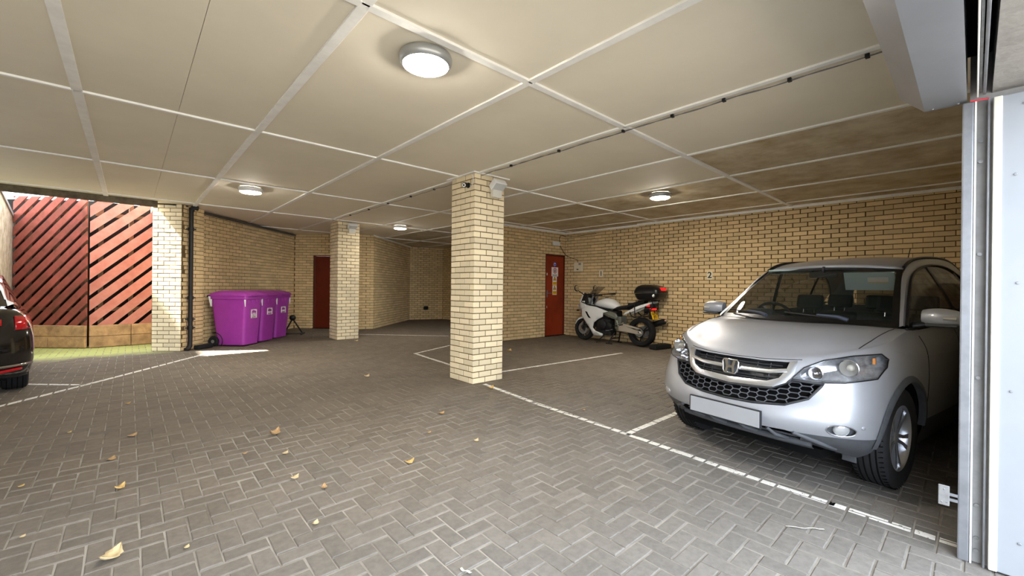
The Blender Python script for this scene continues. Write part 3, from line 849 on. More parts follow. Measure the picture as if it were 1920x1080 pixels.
# ------------------------------------------------------------------ wheelie bins
M_BIN = mat('purple_bin_plastic', (160, 58, 158), rough=.36, spec=.4, var=.12, vscale=7, bump=.05, bscale=30)
M_BINL = mat('purple_lid_plastic', (168, 66, 166), rough=.42, spec=.4, var=.12, vscale=7)
def bin_(loc, rz, W, D, Hh, label, sticker):
    """local frame: +x front of the bin (handle and wheels at -x)"""
    e = empty('wheelie_bin', loc, rz, label, 'bin', 'purple wheelie bins along the left wall')
    def ring(w, d0, d1, z, r=.06, n=5):
        out = []
        for (cx, cy, a0) in ((d1-r, w/2-r, 0), (d0+r, w/2-r, 90), (d0+r, -w/2+r, 180), (d1-r, -w/2+r, 270)):
            for i in range(n):
                t = math.radians(a0+90*i/(n-1)); out.append((cx+r*math.cos(t), cy+r*math.sin(t), z))
        return out
    hb = Hh*.86
    b = MB()
    b.grid([ring(W*.80, -D*.36, D*.40, .03), ring(W*.80, -D*.36, D*.40, .05), ring(W*.88, -D*.44, D*.44, hb*.5), ring(W*.94, -D*.49, D*.47, hb-.07), ring(W*.95, -D*.495, D*.475, hb)], closed=True)
    ids = [b.pt(p) for p in ring(W*.80, -D*.36, D*.40, .03)]; b.face(ids[::-1])
    ids = [b.pt(p) for p in ring(W*.9, -D*.47, D*.45, hb)]; b.face(ids)
    b.build('body', M_BIN, e, smooth=50)
    b = MB(); b.grid([ring(W*.95, -D*.495, D*.475, hb-.06), ring(W*1.0, -D*.52, D*.50, hb-.055), ring(W*1.0, -D*.52, D*.50, hb+.005), ring(W*.93, -D*.48, D*.46, hb+.01)], closed=True)
    b.build('rim', M_BIN, e, smooth=40)
    # ribs under the rim on the front
    for y in (-.18, -.06, .06, .18):
        MB().prism([(y*W/.55-.028, hb-.06), (y*W/.55+.028, hb-.06), (y*W/.55, hb-.14)], D*.46, D*.483, 'YZ').build('rib', M_BINL, e)
    # domed lid
    b = MB(); b.grid([ring(W*1.02, -D*.54, D*.52, hb+.008), ring(W*1.03, -D*.54, D*.525, hb+.028), ring(W*.99, -D*.51, D*.49, hb+.06), ring(W*.80, -D*.36, D*.32, hb+.105), ring(W*.60, -D*.25, D*.2, hb+.115)], closed=True)
    ids = [b.pt(p) for p in ring(W*.60, -D*.25, D*.2, hb+.115)]; b.face(ids)
    lid = b.build('lid', M_BINL, e, smooth=45)
    MB().bbox((D*.49, -W*.26, hb+.012), (D*.55, W*.26, hb+.032), .008).build('lid_grip', M_BINL, lid)
    for y in (-.2, .2): MB().tube([(-D*.57, y*W/.55-.05, hb+.012), (-D*.57, y*W/.55+.05, hb+.012)], .018, 10).build('hinge', M_BIN, lid, smooth=50)
    MB().tube([(-D*.57, -W*.48, hb-.0), (-D*.57, W*.48, hb)], .013, 10).build('handle', M_BLACK, e, smooth=50)
    for s in (-1, 1):
        MB().prism([(-D*.56, hb+.0), (-D*.46, hb), (-D*.46, hb-.20), (-D*.49, hb-.20)], s*W*.46-.006, s*W*.46+.006, 'XZ').build('handle_bracket', M_WHITE if s < 0 else M_BIN, e)
        MB().prism([(D*.43, hb-.06), (D*.475, hb-.06), (D*.465, hb-.2), (D*.455, hb-.2)], s*W*.470-.004, s*W*.470+.004, 'XZ').build('side_rib', M_WHITE, e)
        wv_ = MB().lathe([(.045, -.03), (.085, -.034), (.10, -.02), (.10, .02), (.085, .034), (.045, .03)], (-D*.40, s*(W*.42+.02), .10), 'Y', 28).build('wheel', M_RUBBER, e, smooth=45)
        MB().lathe([(.012, -.036), (.05, -.026), (.05, .026), (.012, .036)], (-D*.40, s*(W*.42+.02), .10), 'Y', 20).build('hub', M_STEEL_D, wv_, smooth=45)
        MB().tube([(-D*.40+.16*math.cos(t), s*(W*.415), .10+.17*math.sin(t)) for t in [math.radians(a) for a in range(-30, 116, 15)]], .009, 6).build('arch_rim', M_BLACK, e, smooth=60)
    MB().tube([(-D*.40, -W*.44, .10), (-D*.40, W*.44, .10)], .012, 8).build('axle', M_STEEL_D, e)
    # printed council panel on the front
    zc = hb*.66; sx = D*.463
    st = MB()
    h_ = .10 if sticker == 0 else .065
    for (y0, y1, z0, z1) in ((-.082, .082, zc-h_, zc-h_+.007), (-.082, -.075, zc-h_, zc+.075), (.075, .082, zc-h_, zc+.075)):
        st.box((sx-.01, y0, z0), (sx+.006, y1, z1))
    st.prism([(-.08, zc+.02), (-.06, zc+.05), (-.02, zc+.066), (.03, zc+.05), (.08, zc+.04), (.08, zc+.075), (.05, zc+.078), (-.08, zc+.078)], sx-.01, sx+.006, 'YZ')
    for r in range(4 if sticker == 0 else 2):
        for q in range(6):
            if (r*7+q*3+sticker) % 5:
                y0 = -.060+q*.021
                st.box((sx-.01, y0, zc-.012-r*.022), (sx+.006, y0+.014, zc+.002-r*.022))
    st.build('printed_panel', M_OFFWHITE, e)
    return e
WD = math.atan2(13.15-10.28, 3.50-.93)      # direction of the diagonal wall
ex = Vector((math.sin(WD), -math.cos(WD), 0)); ey = Vector((math.cos(WD), math.sin(WD), 0))
rzb = math.atan2(ex.y, ex.x)-math.radians(3)
c1 = Vector((1.73, 9.75, 0))                 # front corner of the nearest bin
def bin_at(corner, W, D, *a): return bin_(corner-ex*(D*.44)+ey*(W*.42), rzb, W, D, *a)
bin_at(c1, .56, .75, 1.16, 'large purple wheelie bin nearest the drainpipe, side and wheel showing', 0)
bin_at(c1+ey*.61-ex*.02, .55, .75, 1.16, 'purple wheelie bin standing between the two other bins', 1)
bin_at(c1+ey*1.22-ex*.05, .56, .75, 1.16, 'purple wheelie bin at the far end of the row, nearest the left door', 2)
def tripod():
    p = Vector((3.02, 11.45, 0))
    e = empty('folding_stand', p, 0, 'black folding metal stand with a round knob beside the last purple bin', 'stand')
    MB().lathe([(.001, -.075), (.045, -.06), (.07, -.025), (.075, 0), (.07, .025), (.045, .06), (.001, .075)], (0, 0, .42), 'Y', 24, cap=False).build('flywheel', M_BLACK, e, smooth=60)
    MB().tube([(0, 0, .40), (.22, -.06, .02)], .018, 8).build('leg', M_BLACK, e)
    MB().tube([(0, 0, .40), (-.18, .05, .02)], .018, 8).build('leg', M_BLACK, e)
    MB().tube([(.30, .10, .02), (.14, -.22, .02)], .02, 8).build('foot', M_BLACK, e)
    MB().tube([(-.14, .24, .02), (-.24, -.14, .02)], .02, 8).build('foot', M_BLACK, e)
    MB().tube([(.22, -.06, .025), (-.18, .05, .025)], .014, 8).build('brace', M_BLACK, e)
tripod()
def sprout():
    e = empty('dried_plant', (2.83, 12.0, .98), 0, 'small dry brown leafy tuft showing above the last purple bin', 'plant')
    M = mat('dry_leaf', (120, 92, 52), rough=.8, var=.3, vscale=20)
    MB().tube([(0, 0, -.98), (0, 0, .02)], .012, 6).build('stem', M, e)
    for q in range(5):
        a = q*1.25
        dx, dy = math.cos(a)*.06, math.sin(a)*.06
        MB().grid([[(0, 0, 0), (.004, .004, 0)], [(dx*.6-dy*.3, dy*.6+dx*.3, .07), (dx*.6+dy*.3, dy*.6-dx*.3, .07)], [(dx, dy, .16), (dx*1.02, dy*1.02, .16)]]).build('leaf', M, e)
sprout()
# ------------------------------------------------------------------ fallen leaves and litter
M_LEAF = [mat('leaf_pale', (206, 184, 142), rough=.7, var=.25, vscale=40), mat('leaf_tan', (174, 140, 96), rough=.7, var=.25, vscale=40), mat('leaf_yellow', (204, 168, 104), rough=.7, var=.25, vscale=40)]
def leaf(x, y, L, k, rz, curl, label):
    p = Vector((x, y, floor_z(y)))
    pts = []
    n = 9
    rows = []
    for i in range(n+1):
        t = i/n
        w = L*.34*math.sin(math.pi*min(1, t*1.02))**.8*(1+.18*math.sin(i*2.3+k))
        z = curl*L*(t-.5)**2*2.2+.003
        rows.append([((t-.5)*L, -w, z+abs(curl)*L*.20), ((t-.5)*L, -w*.45, z+.05*L*abs(curl)), ((t-.5)*L, 0, z), ((t-.5)*L, w*.45, z+.06*L*abs(curl)), ((t-.5)*L, w, z+abs(curl)*L*.24)])
    b = MB().grid(rows)
    o = b.build('fallen_leaf', M_LEAF[k % 3], smooth=80)
    s = o.modifiers.new('thick', 'SOLIDIFY'); s.thickness = .0012
    o.location = (p.x, p.y, p.z+.001)
    o.rotation_euler = (0, 0, rz)
    tag(o, label, 'leaf', 'dry leaves on the paving')
leaf(-0.053, 2.676, 0.114, 0, .95, .45, 'largest pale dry leaf, on the paving at the bottom left')
leaf(0.905, 3.900, 0.106, 1, .8, .6, 'crumpled brown leaf left of centre on the paving')
leaf(1.499, 2.720, 0.073, 2, 0, .5, 'curled orange leaf in the middle foreground')
leaf(0.809, 2.977, 0.059, 0, .4, .5, 'pale curled leaf, upper of the two close together in the foreground')
leaf(0.912, 2.730, 0.050, 1, 1.2, .6, 'small tan leaf, lower of the two close together in the foreground')
leaf(0.748, 2.365, 0.046, 0, .9, .4, 'pale leaf near the bottom edge left of centre')
leaf(-0.084, 4.058, 0.067, 1, 1.1, .4, 'tan leaf on the left paving, above the largest leaf')
leaf(0.026, 4.576, 0.078, 1, .7, .3, 'flat tan leaf on the left paving, farthest of that group')
leaf(-0.034, 3.493, 0.065, 2, .8, .6, 'yellow curled leaf on the left paving')
leaf(-0.478, 3.889, 0.036, 2, .8, .3, 'tiny orange leaf near the left edge')
leaf(-0.382, 3.156, 0.029, 0, .9, .3, 'tiny pale leaf near the left edge, lowest there')
leaf(0.214, 2.549, 0.031, 0, .9, .4, 'tiny pale leaf right of the largest leaf')
leaf(-0.002, 5.816, 0.049, 2, .6, .5, 'small yellow leaf below the white line on the left')
leaf(-0.357, 5.001, 0.035, 2, .8, .4, 'tiny yellow leaf below the black car')
leaf(0.638, 3.608, 0.035, 1, .2, .5, 'small brown leaf between the left group and the centre')
leaf(0.867, 3.437, 0.056, 0, .7, .3, 'slim pale leaf below the crumpled brown leaf')
leaf(2.122, 2.747, 0.053, 0, .3, .5, 'small whitish leaf in front of the big pillar')
leaf(2.286, 3.523, 0.074, 1, .2, .3, 'brown leaf in front of the foot of the big pillar')
leaf(2.394, 5.537, 0.087, 0, .4, .5, 'pale leaf far out on the floor left of the big pillar')
leaf(3.286, 3.968, 0.091, 2, .3, .5, 'golden leaf at the foot of the big pillar by the white line')
leaf(5.442, 6.035, 0.124, 2, .4, .5, 'leaf on the floor just right of the big pillar')
leaf(3.506, 2.718, 0.044, 1, .4, .3, 'tiny leaf on the floor left of the silver car')
leaf(1.921, 3.149, 0.041, 1, .4, .3, 'tiny brown leaf between the pillar and the curled orange leaf')
leaf(3.745, 9.249, 0.107, 0, .4, .4, 'tiny leaf at the foot of the far pillar')
def paper(p0, p1, w, label):
    a, c = Vector((*p0, floor_z(p0[1]))), Vector((*p1, floor_z(p1[1])))
    rows = []
    for i in range(9):
        t = i/8; p = a.lerp(c, t); s = (c-a).normalized().cross(Vector((0, 0, 1)))*w
        off = s*.6*math.sin(t*5)
        z = .004+.006*abs(math.sin(t*7))
        rows.append([tuple(p-s/2+off+Vector((0, 0, z))), tuple(p+s/2+off+Vector((0, 0, z+.003)))])
    o = MB().grid(rows).build('paper_strip', M_OFFWHITE, smooth=80)
    s_ = o.modifiers.new('thick', 'SOLIDIFY'); s_.thickness = .001
    tag(o, label, 'litter')
paper((2.706, 0.693), (2.820, 0.538), .012, 'thin white paper strip on the paving at the lower right')
paper((1.141, 1.583), (1.144, 1.521), .014, 'short white paper scrap at the bottom edge of the picture')
# ------------------------------------------------------------------ black car, rear corner
def black_car():
    M_BLK = mat('black_car_paint', (14, 12, 12), rough=.14, spec=.6, coat=1)
    M_RED = mat('red_tail_lens', (170, 14, 24), rough=.12, spec=.6, coat=.6)
    M_GL = mat('dark_car_glass', (10, 11, 12), rough=.05, spec=.7)
    hd = math.radians(98)
    fx, fy = math.cos(hd), math.sin(hd)
    # local frame: x towards the rear (to the camera), y to the car's right side as parked... right edge at +y
    # rear right bumper corner sits at (-.74, 6.55)
    e = empty('black_car', (-.72-.79*fy*1.0-.0, 6.55+.79*fx*-1.0*-1+.02, 0), hd-math.pi, 'black car parked at the left edge, only its rear corner showing', 'car')
    # levels: (z, rear x at centre, half width, corner roundness)
    lev = [(.24, -.10, .74), (.30, -.03, .77), (.42, 0, .79), (.55, .0, .795), (.66, -.02, .79), (.76, -.06, .775), (.84, -.10, .75), (.90, -.13, .72), (.945, -.17, .68), (.965, -.25, .62)]
    rows = []
    for (z, xr, hw) in lev:
        r = []
        for i in range(41):
            t = -1+2*i/40
            # superellipse rear outline followed by straight sides
            y = hw*math.sin(t*math.pi/2)*1.0
            c = abs(math.cos(t*math.pi/2))
            x = xr-.34*(1-c**.75)
            r.append((x, y, z))
        r = [(-1.2, -hw-.02, z), (-.8, -hw-.015, z)]+r+[(-.8, hw+.015, z), (-1.2, hw+.02, z), (-2.4, hw+.02, z), (-3.3, hw, z)]
        r = [(-3.3, -hw, z), (-2.4, -hw-.02, z)]+r
        rows.append(r)
    top = [(x-.03 if x < -.5 else x-.12, y*.9, .985) for (x, y, z) in rows[-1]]
    rows.append(top)
    b = MB().grid(rows)
    b.poly([tuple(p) for p in top])
    body = b.build('body', M_BLK, e, smooth=55)
    # cabin: rear window and roof
    def sec(x, hw, zt): return [(x, -hw, .96), (x, -hw*.97, 1.0), (x, -hw*.80, zt-.06), (x, -hw*.6, zt), (x, 0, zt+.015), (x, hw*.6, zt), (x, hw*.80, zt-.06), (x, hw*.97, 1.0), (x, hw, .96)]
    MB().grid([sec(-.42, .66, 1.0), sec(-.62, .69, 1.12), sec(-.95, .70, 1.28), sec(-1.3, .71, 1.36), sec(-2.0, .71, 1.38), sec(-2.6, .69, 1.22), sec(-3.0, .64, .99)]).build('cabin', M_GL, e, smooth=50)
    MB().grid([[(x, y, z+.012) for (x, y, z) in sec(xx, .705, zt)[2:7]] for xx, zt in ((-1.0, 1.28), (-1.3, 1.355), (-2.0, 1.375), (-2.4, 1.31))]).build('roof', M_BLK, e, smooth=50)
    bm = bmesh.new(); bm.from_mesh(body.data); tree = BVHTree.FromBMesh(bm); bm.free()
    def patch(name, poly, m, off, par=e, n=10):
        """outline in (y,z) wrapped over the tail"""
        bm = bmesh.new()
        bm.faces.new([bm.verts.new((0, p[0], p[1])) for p in poly])
        ys = [p[0] for p in poly]
        for i in range(1, n):
            y = min(ys)+(max(ys)-min(ys))*i/n
            bmesh.ops.bisect_plane(bm, geom=bm.verts[:]+bm.edges[:]+bm.faces[:], plane_co=(0, y, 0), plane_no=(0, 1, 0))
        for v in bm.verts:
            h = tree.ray_cast(Vector((2, v.co.y, v.co.z)), Vector((-1, 0, 0)))
            if h[0] is not None: v.co = h[0]+h[1]*off*(1 if h[1].x > 0 else -1)
        o = MB().bm(bm).build(name, m, par, smooth=40)
        s = o.modifiers.new('thick', 'SOLIDIFY'); s.thickness = .012; s.offset = 0
        return o
    for s in (-1, 1):
        l = patch('tail_light', [(s*.655, .735), (s*.765, .74), (s*.76, .85), (s*.72, .875), (s*.645, .875)], M_RED, .008)
        patch('lid_light', [(s*.40, .765), (s*.56, .785), (s*.56, .845), (s*.43, .855)], M_RED, .008)
        patch('reflector', [(s*.40, .285), (s*.70, .325), (s*.70, .35), (s*.40, .315)], M_RED, .006)
        patch('lamp_inlay', [(s*.40, .775), (s*.48, .785), (s*.48, .82), (s*.42, .82)], mat('clear_lens', (230, 120, 120), rough=.1), .016, l)
    patch('chrome_strip', [(-.77, .372), (-.4, .352), (0, .345), (.4, .352), (.77, .372), (.77, .392), (.4, .372), (0, .365), (-.4, .372), (-.77, .392)], M_CHROME, .006, n=24)
    patch('lower_valance', [(-.74, .245), (.74, .245), (.74, .275), (-.74, .275)], M_BLACK, .004, n=24)
    for x in (-.98, -2.75):
        for s in (-1, 1):
            w = MB().lathe([(.20, -.10), (.29, -.105), (.32, -.09), (.33, -.05), (.33, .05), (.32, .09), (.29, .105), (.20, .10)], (x, s*.66, .33), 'Y', 40).build('wheel', M_RUBBER, e, smooth=40)
            MB().lathe([(.02, -.09), (.20, -.085), (.205, 0), (.20, .085), (.02, .09)], (x, s*.66, .33), 'Y', 32).build('rim', M_STEEL_D, w, smooth=40)
            gr = MB()
            for q in (-.06, -.02, .02, .06): gr.lathe([(.3285, q-.004), (.3315, q-.004), (.3315, q+.004), (.3285, q+.004)], (x, s*.66, .33), 'Y', 40, cap=False)
            gr.build('tread_groove', M_DARK, w)
    MB().box((-3.2, -.6, .2), (-.3, .6, .3)).build('underbody', M_DARK, e)
black_car()
# ------------------------------------------------------------------ silver car
CAR_O, CAR_A = Vector((3.9405, 1.069, 0)), math.radians(170.825)
CAR_T = Matrix.Translation(CAR_O) @ Matrix.Rotation(CAR_A, 4, 'Z')
def cat_rom(P, n):
    """resample control points (rows of equal-length tuples) with n steps per span"""
    P = [np.array(p, float) for p in P]
    out = []
    for i in range(len(P)-1):
        p0 = P[i-1] if i > 0 else 2*P[0]-P[1]
        p1, p2 = P[i], P[i+1]
        p3 = P[i+2] if i+2 < len(P) else 2*P[-1]-P[-2]
        for k in range(n):
            t = k/n
            out.append(.5*((2*p1)+(p2-p0)*t+(2*p0-5*p1+4*p2-p3)*t*t+(3*p1-p0-3*p2+p3)*t**3))
    out.append(P[-1])
    return out
def cut_out(bm, poly, axis, sel, inside=True):
    """split the faces along an outline seen along an axis ('X': y,z  'Y': x,z) and return the faces within it"""
    n = len(poly)
    ax = Vector((1, 0, 0)) if axis == 'X' else Vector((0, 1, 0))
    P = [Vector((0, p[0], p[1])) if axis == 'X' else Vector((p[0], 0, p[1])) for p in poly]
    lo = [min(p[k] for p in P)-.03 for k in range(3)]; hi = [max(p[k] for p in P)+.03 for k in range(3)]
    ks = (1, 2) if axis == 'X' else (0, 2)
    def near(f):
        c = f.calc_center_median()
        return sel(c) and all(lo[k] < c[k] < hi[k] for k in ks)
    for i in range(n):
        a, b_ = P[i], P[(i+1) % n]
        no = ax.cross(b_-a)
        if no.length < 1e-9: continue
        fs = [f for f in bm.faces if near(f)]
        es = list({e for f in fs for e in f.edges}); vs = list({v for f in fs for v in f.verts})
        bmesh.ops.bisect_plane(bm, geom=fs+es+vs, plane_co=a, plane_no=no, dist=1e-5)
    def inp(c):
        x, y = (c.y, c.z) if axis == 'X' else (c.x, c.z)
        r = False
        for i in range(n):
            (x1, y1), (x2, y2) = poly[i], poly[(i+1) % n]
            if (y1 > y) != (y2 > y) and x < (x2-x1)*(y-y1)/(y2-y1)+x1: r = not r
        return r
    return [f for f in bm.faces if near(f) and inp(f.calc_center_median())]
# control table: for each station around the half body the (x, y, z) of seven levels, bottom lip to shoulder
CT = [
 [(.60, 0, .235), (.735, 0, .29), (.79, 0, .38), (.785, 0, .46), (.745, 0, .56), (.705, 0, .67), (.665, 0, .752)],
 [(.59, .20, .235), (.72, .20, .29), (.775, .20, .38), (.768, .20, .46), (.725, .20, .56), (.688, .20, .67), (.645, .20, .755)],
 [(.54, .38, .225), (.665, .38, .285), (.728, .38, .38), (.722, .38, .465), (.672, .38, .565), (.635, .38, .68), (.582, .38, .772)],
 [(.46, .54, .195), (.58, .545, .275), (.648, .55, .38), (.645, .55, .475), (.595, .545, .585), (.545, .54, .705), (.46, .53, .808)],
 [(.39, .62, .172), (.49, .655, .265), (.555, .67, .38), (.553, .67, .485), (.51, .665, .605), (.445, .655, .735), (.335, .635, .842)],
 [(.33, .68, .162), (.405, .725, .26), (.44, .742, .38), (.435, .745, .495), (.39, .742, .62), (.32, .73, .755), (.20, .695, .868)],
 [(.23, .72, .155), (.26, .765, .255), (.26, .782, .38), (.25, .787, .505), (.22, .785, .635), (.15, .772, .775), (.05, .72, .895)],
 [(-.02, .735, .15), (-.01, .778, .25), (0, .795, .38), (0, .80, .515), (-.02, .798, .65), (-.06, .782, .80), (-.12, .722, .925)],
 [(-.40, .725, .12), (-.40, .77, .245), (-.40, .79, .38), (-.40, .80, .525), (-.40, .80, .675), (-.40, .785, .83), (-.40, .722, .962)],
 [(-1.0, .73, .12), (-1.0, .775, .245), (-1.0, .80, .38), (-1.0, .81, .53), (-1.0, .808, .69), (-1.0, .79, .85), (-1.0, .74, .985)],
 [(-1.8, .73, .12), (-1.8, .775, .245), (-1.8, .80, .38), (-1.8, .81, .53), (-1.8, .808, .70), (-1.8, .792, .87), (-1.8, .742, 1.01)],
 [(-2.45, .735, .14), (-2.45, .78, .25), (-2.45, .805, .38), (-2.45, .812, .53), (-2.45, .81, .71), (-2.45, .79, .89), (-2.45, .735, 1.04)],
 [(-2.9, .70, .17), (-2.95, .75, .26), (-2.98, .775, .38), (-2.98, .78, .53), (-2.96, .775, .71), (-2.94, .755, .90), (-2.90, .70, 1.06)],
 [(-3.18, .50, .20), (-3.25, .54, .27), (-3.30, .56, .38), (-3.30, .57, .53), (-3.28, .565, .71), (-3.25, .55, .90), (-3.18, .52, 1.06)],
 [(-3.25, 0, .20), (-3.33, 0, .27), (-3.39, 0, .38), (-3.38, 0, .53), (-3.36, 0, .71), (-3.32, 0, .90), (-3.24, 0, 1.06)],
]
# foot of the windscreen for the front stations
COWL = [(-.075, 0, .988), (-.085, .17, .988), (-.11, .33, .986), (-.15, .47, .983), (-.19, .565, .980), (-.235, .625, .976), (-.28, .665, .972), (-.33, .69, .968), (-.40, .715, .963)]
def car_shell():
    NS, NL = 10, 6
    half = []
    # columns along stations at every level
    lev = [cat_rom([CT[s][k] for s in range(len(CT))], NS) for k in range(7)]
    cowl = cat_rom(COWL, NS)
    ncol = len(lev[0])
    front_cols = 8*NS+1
    cols = []
    for c in range(ncol):
        ctrl = [lev[k][c] for k in range(7)]
        if c < front_cols:
            T, W = np.array(ctrl[-1]), np.array(cowl[c])
            for s in (.12, .36, .68, 1.0):
                p = T+(W-T)*s
                e = 1-(1-s)**1.75
                ln = np.linalg.norm(W-T)
                p[2] = T[2]+(W[2]-T[2])*e
                y = abs(p[1])
                p[2] += .012*math.sin(math.pi*min(1, s*1.05))*(1 if y < .40 else max(0, 1-(y-.40)/.10))*min(1, ln/.5)
                ctrl.append(p)
        cols.append(cat_rom(ctrl, NL))
    return cols, front_cols
def make_car():
    e = empty('silver_car', CAR_O, CAR_A, 'silver estate car with a dusty bonnet parked nose out on the right', 'car')
    M_SIL = mat('silver_car_paint', (160, 162, 168), rough=.38, metal=.35, spec=.5, coat=.55, var=.06, vscale=3)
    M_CLAD = mat('grey_cladding', (78, 80, 84), rough=.55, spec=.35, var=.2, vscale=18)
    M_GRILLE = mat('grille_black', (34, 36, 40), rough=.45)
    M_SCR = mat('windscreen_glass', (26, 36, 34), rough=.02, spec=.6, alpha=.42)
    M_SIDE = mat('side_window_glass', (16, 18, 20), rough=.02, spec=.9, alpha=.72)
    M_LENS = mat('clear_lamp_lens', (30, 32, 34), rough=.03, spec=.8, alpha=.12)
    M_TRIM = mat('black_window_trim', (14, 14, 15), rough=.35)
    M_SEAT = mat('dark_grey_cloth', (20, 21, 23), rough=.9)
    M_DASH = mat('dash_plastic', (40, 41, 44), rough=.7)
    cols, fc = car_shell()
    bm = bmesh.new()
    def add(side):
        ids = []
        for c, col in enumerate(cols):
            ids.append([bm.verts.new((p[0], side*p[1], p[2])) for p in col])
        for c in range(len(cols)-1):
            n = min(len(ids[c]), len(ids[c+1]))
            for k in range(n-1):
                q = (ids[c][k], ids[c+1][k], ids[c+1][k+1], ids[c][k+1])
                bm.faces.new(q if side > 0 else q[::-1])
    add(1); add(-1)
    bmesh.ops.remove_doubles(bm, verts=bm.verts[:], dist=.0008)
    bmesh.ops.dissolve_degenerate(bm, edges=bm.edges[:], dist=.0005)
    bmesh.ops.recalc_face_normals(bm, faces=bm.faces[:])
    up = sum(f.normal.z*f.calc_area() for f in bm.faces if f.calc_center_median().z > .9)
    if up < 0: bmesh.ops.reverse_faces(bm, faces=bm.faces[:])
    tree = BVHTree.FromBMesh(bm)
    def front(y, z, x0=2.0):
        h = tree.ray_cast(Vector((x0, y, z)), Vector((-1, 0, 0)))
        return (h[0], h[1] if h[1].x > 0 else -h[1]) if h[0] is not None else (Vector((.3, y, z)), Vector((1, 0, 0)))
    def sidep(x, z, s):
        h = tree.ray_cast(Vector((x, s*2.0, z)), Vector((0, -s, 0)))
        return (h[0], h[1] if h[1].y*s > 0 else -h[1]) if h[0] is not None else (Vector((x, s*.8, z)), Vector((0, s, 0)))
    def topp(x, y):
        h = tree.ray_cast(Vector((x, y, 2.0)), Vector((0, 0, -1)))
        return (h[0], h[1] if h[1].z > 0 else -h[1]) if h[0] is not None else (Vector((x, y, .9)), Vector((0, 0, 1)))
    fr = lambda c: c.x > .0
    # ---- openings
    HL = [(.372, .655), (.50, .648), (.62, .660), (.735, .690), (.752, .755), (.745, .80), (.715, .832), (.62, .818), (.50, .782), (.42, .730)]
    GR = [(0, .752), (.22, .752), (.345, .757), (.372, .742), (.372, .695), (.335, .630), (.27, .592), (0, .577)]
    GRL = GR+[(-y, z) for (y, z) in GR[::-1] if y > 0]
    MESH = [(0, .565), (.27, .580), (.345, .622), (.372, .648), (.53, .642), (.47, .545), (.36, .492), (.18, .474), (0, .470)]
    MESHL = MESH+[(-y, z) for (y, z) in MESH[::-1] if y > 0]
    LOW = [(-.40, .245), (.40, .245), (.44, .30), (.36, .325), (-.36, .325), (-.44, .30)]
    FOG = lambda s: [(s*(.625+.062*math.cos(t)), .372+.036*math.sin(t)) for t in [2*math.pi*i/16 for i in range(16)]]
    cut = []
    polys = [('X', HL), ('X', [(-y, z) for y, z in HL]), ('X', GRL), ('X', MESHL), ('X', LOW), ('X', FOG(1)), ('X', FOG(-1))]
    for a, p in polys:
        fs = cut_out(bm, p, a, fr)
        bmesh.ops.delete(bm, geom=fs, context='FACES')
    WR = .335
    WZ = floor_z(1.0)+WR
    def arch(cx, r): return [(cx+r*math.cos(t), WZ+r*math.sin(t)) for t in [math.radians(a) for a in range(-20, 201, 10)]]+[(cx-r, .05), (cx+r, .05)]
    for cx in (0, -2.44):
        for s in (1, -1):
            fs = cut_out(bm, arch(cx, .385), 'Y', lambda c: c.y*s > .5)
            bmesh.ops.delete(bm, geom=fs, context='FACES')
    # ---- lower cladding is a different plastic: split along its upper edge
    def claddings(c): return .30 if abs(c.y) < .45 and c.x > .3 else .285
    fs = bm.faces[:]
    bmesh.ops.bisect_plane(bm, geom=bm.verts[:]+bm.edges[:]+fs, plane_co=(0, 0, .322), plane_no=(0, 0, 1))
    low = [f for f in bm.faces if f.calc_center_median().z < .322]
    # bonnet: front part of the top between the seams
    def is_bonnet(c): return c.z > .74 and c.x > -.5 and abs(c.y) < bon_y(c.x) and c.x < .70
    def bon_y(x): return .655-.02*max(0, x) if x < .25 else .655-.55*(x-.25)**1.15
    def sub(faces, name, m, smooth=40):
        b_ = bmesh.new(); vm = {}
        for f in faces:
            vs = []
            for v in f.verts:
                if v not in vm: vm[v] = b_.verts.new(v.co)
                vs.append(vm[v])
            b_.faces.new(vs)
        o = MB().bm(b_).build(name, m, e, smooth=smooth, fix=False)
        return o
    lows = set(low)
    body = sub([f for f in bm.faces if f not in lows], 'body', M_SIL, 50)
    sub(low, 'lower_cladding', M_CLAD, 50)
    bm.free()
    def seam(pts, fn, r=.0035, name='seam', m=None):
        P = []
        for k in range(len(pts)-1):
            for i in range(8):
                t = i/8; P.append(tuple(pts[k][j]+(pts[k+1][j]-pts[k][j])*t for j in range(2)))
        P.append(pts[-1])
        MB().tube([fn(*p)[0] for p in P], r, 6).build(name, m or M_TRIM, e, smooth=60)
    def patch(poly, fn, name, m, off=.004, thick=.006, par=None, nu=14, nv=8, smooth=40):
        b_ = bmesh.new()
        b_.faces.new([b_.verts.new((p[0], p[1], 0)) for p in poly])
        for k, n_ in ((0, nu), (1, nv)):
            lo, hi = min(p[k] for p in poly), max(p[k] for p in poly)
            for i in range(1, n_):
                co = [0, 0, 0]; co[k] = lo+(hi-lo)*i/n_; no = [0, 0, 0]; no[k] = 1
                bmesh.ops.bisect_plane(b_, geom=b_.verts[:]+b_.edges[:]+b_.faces[:], plane_co=co, plane_no=no)
        for v in b_.verts:
            p, n_ = fn(v.co.x, v.co.y); v.co = p+n_*off
        o = MB().bm(b_).build(name, m, par or e, smooth=smooth)
        s_ = o.modifiers.new('thick', 'SOLIDIFY'); s_.thickness = thick; s_.offset = 0
        return o
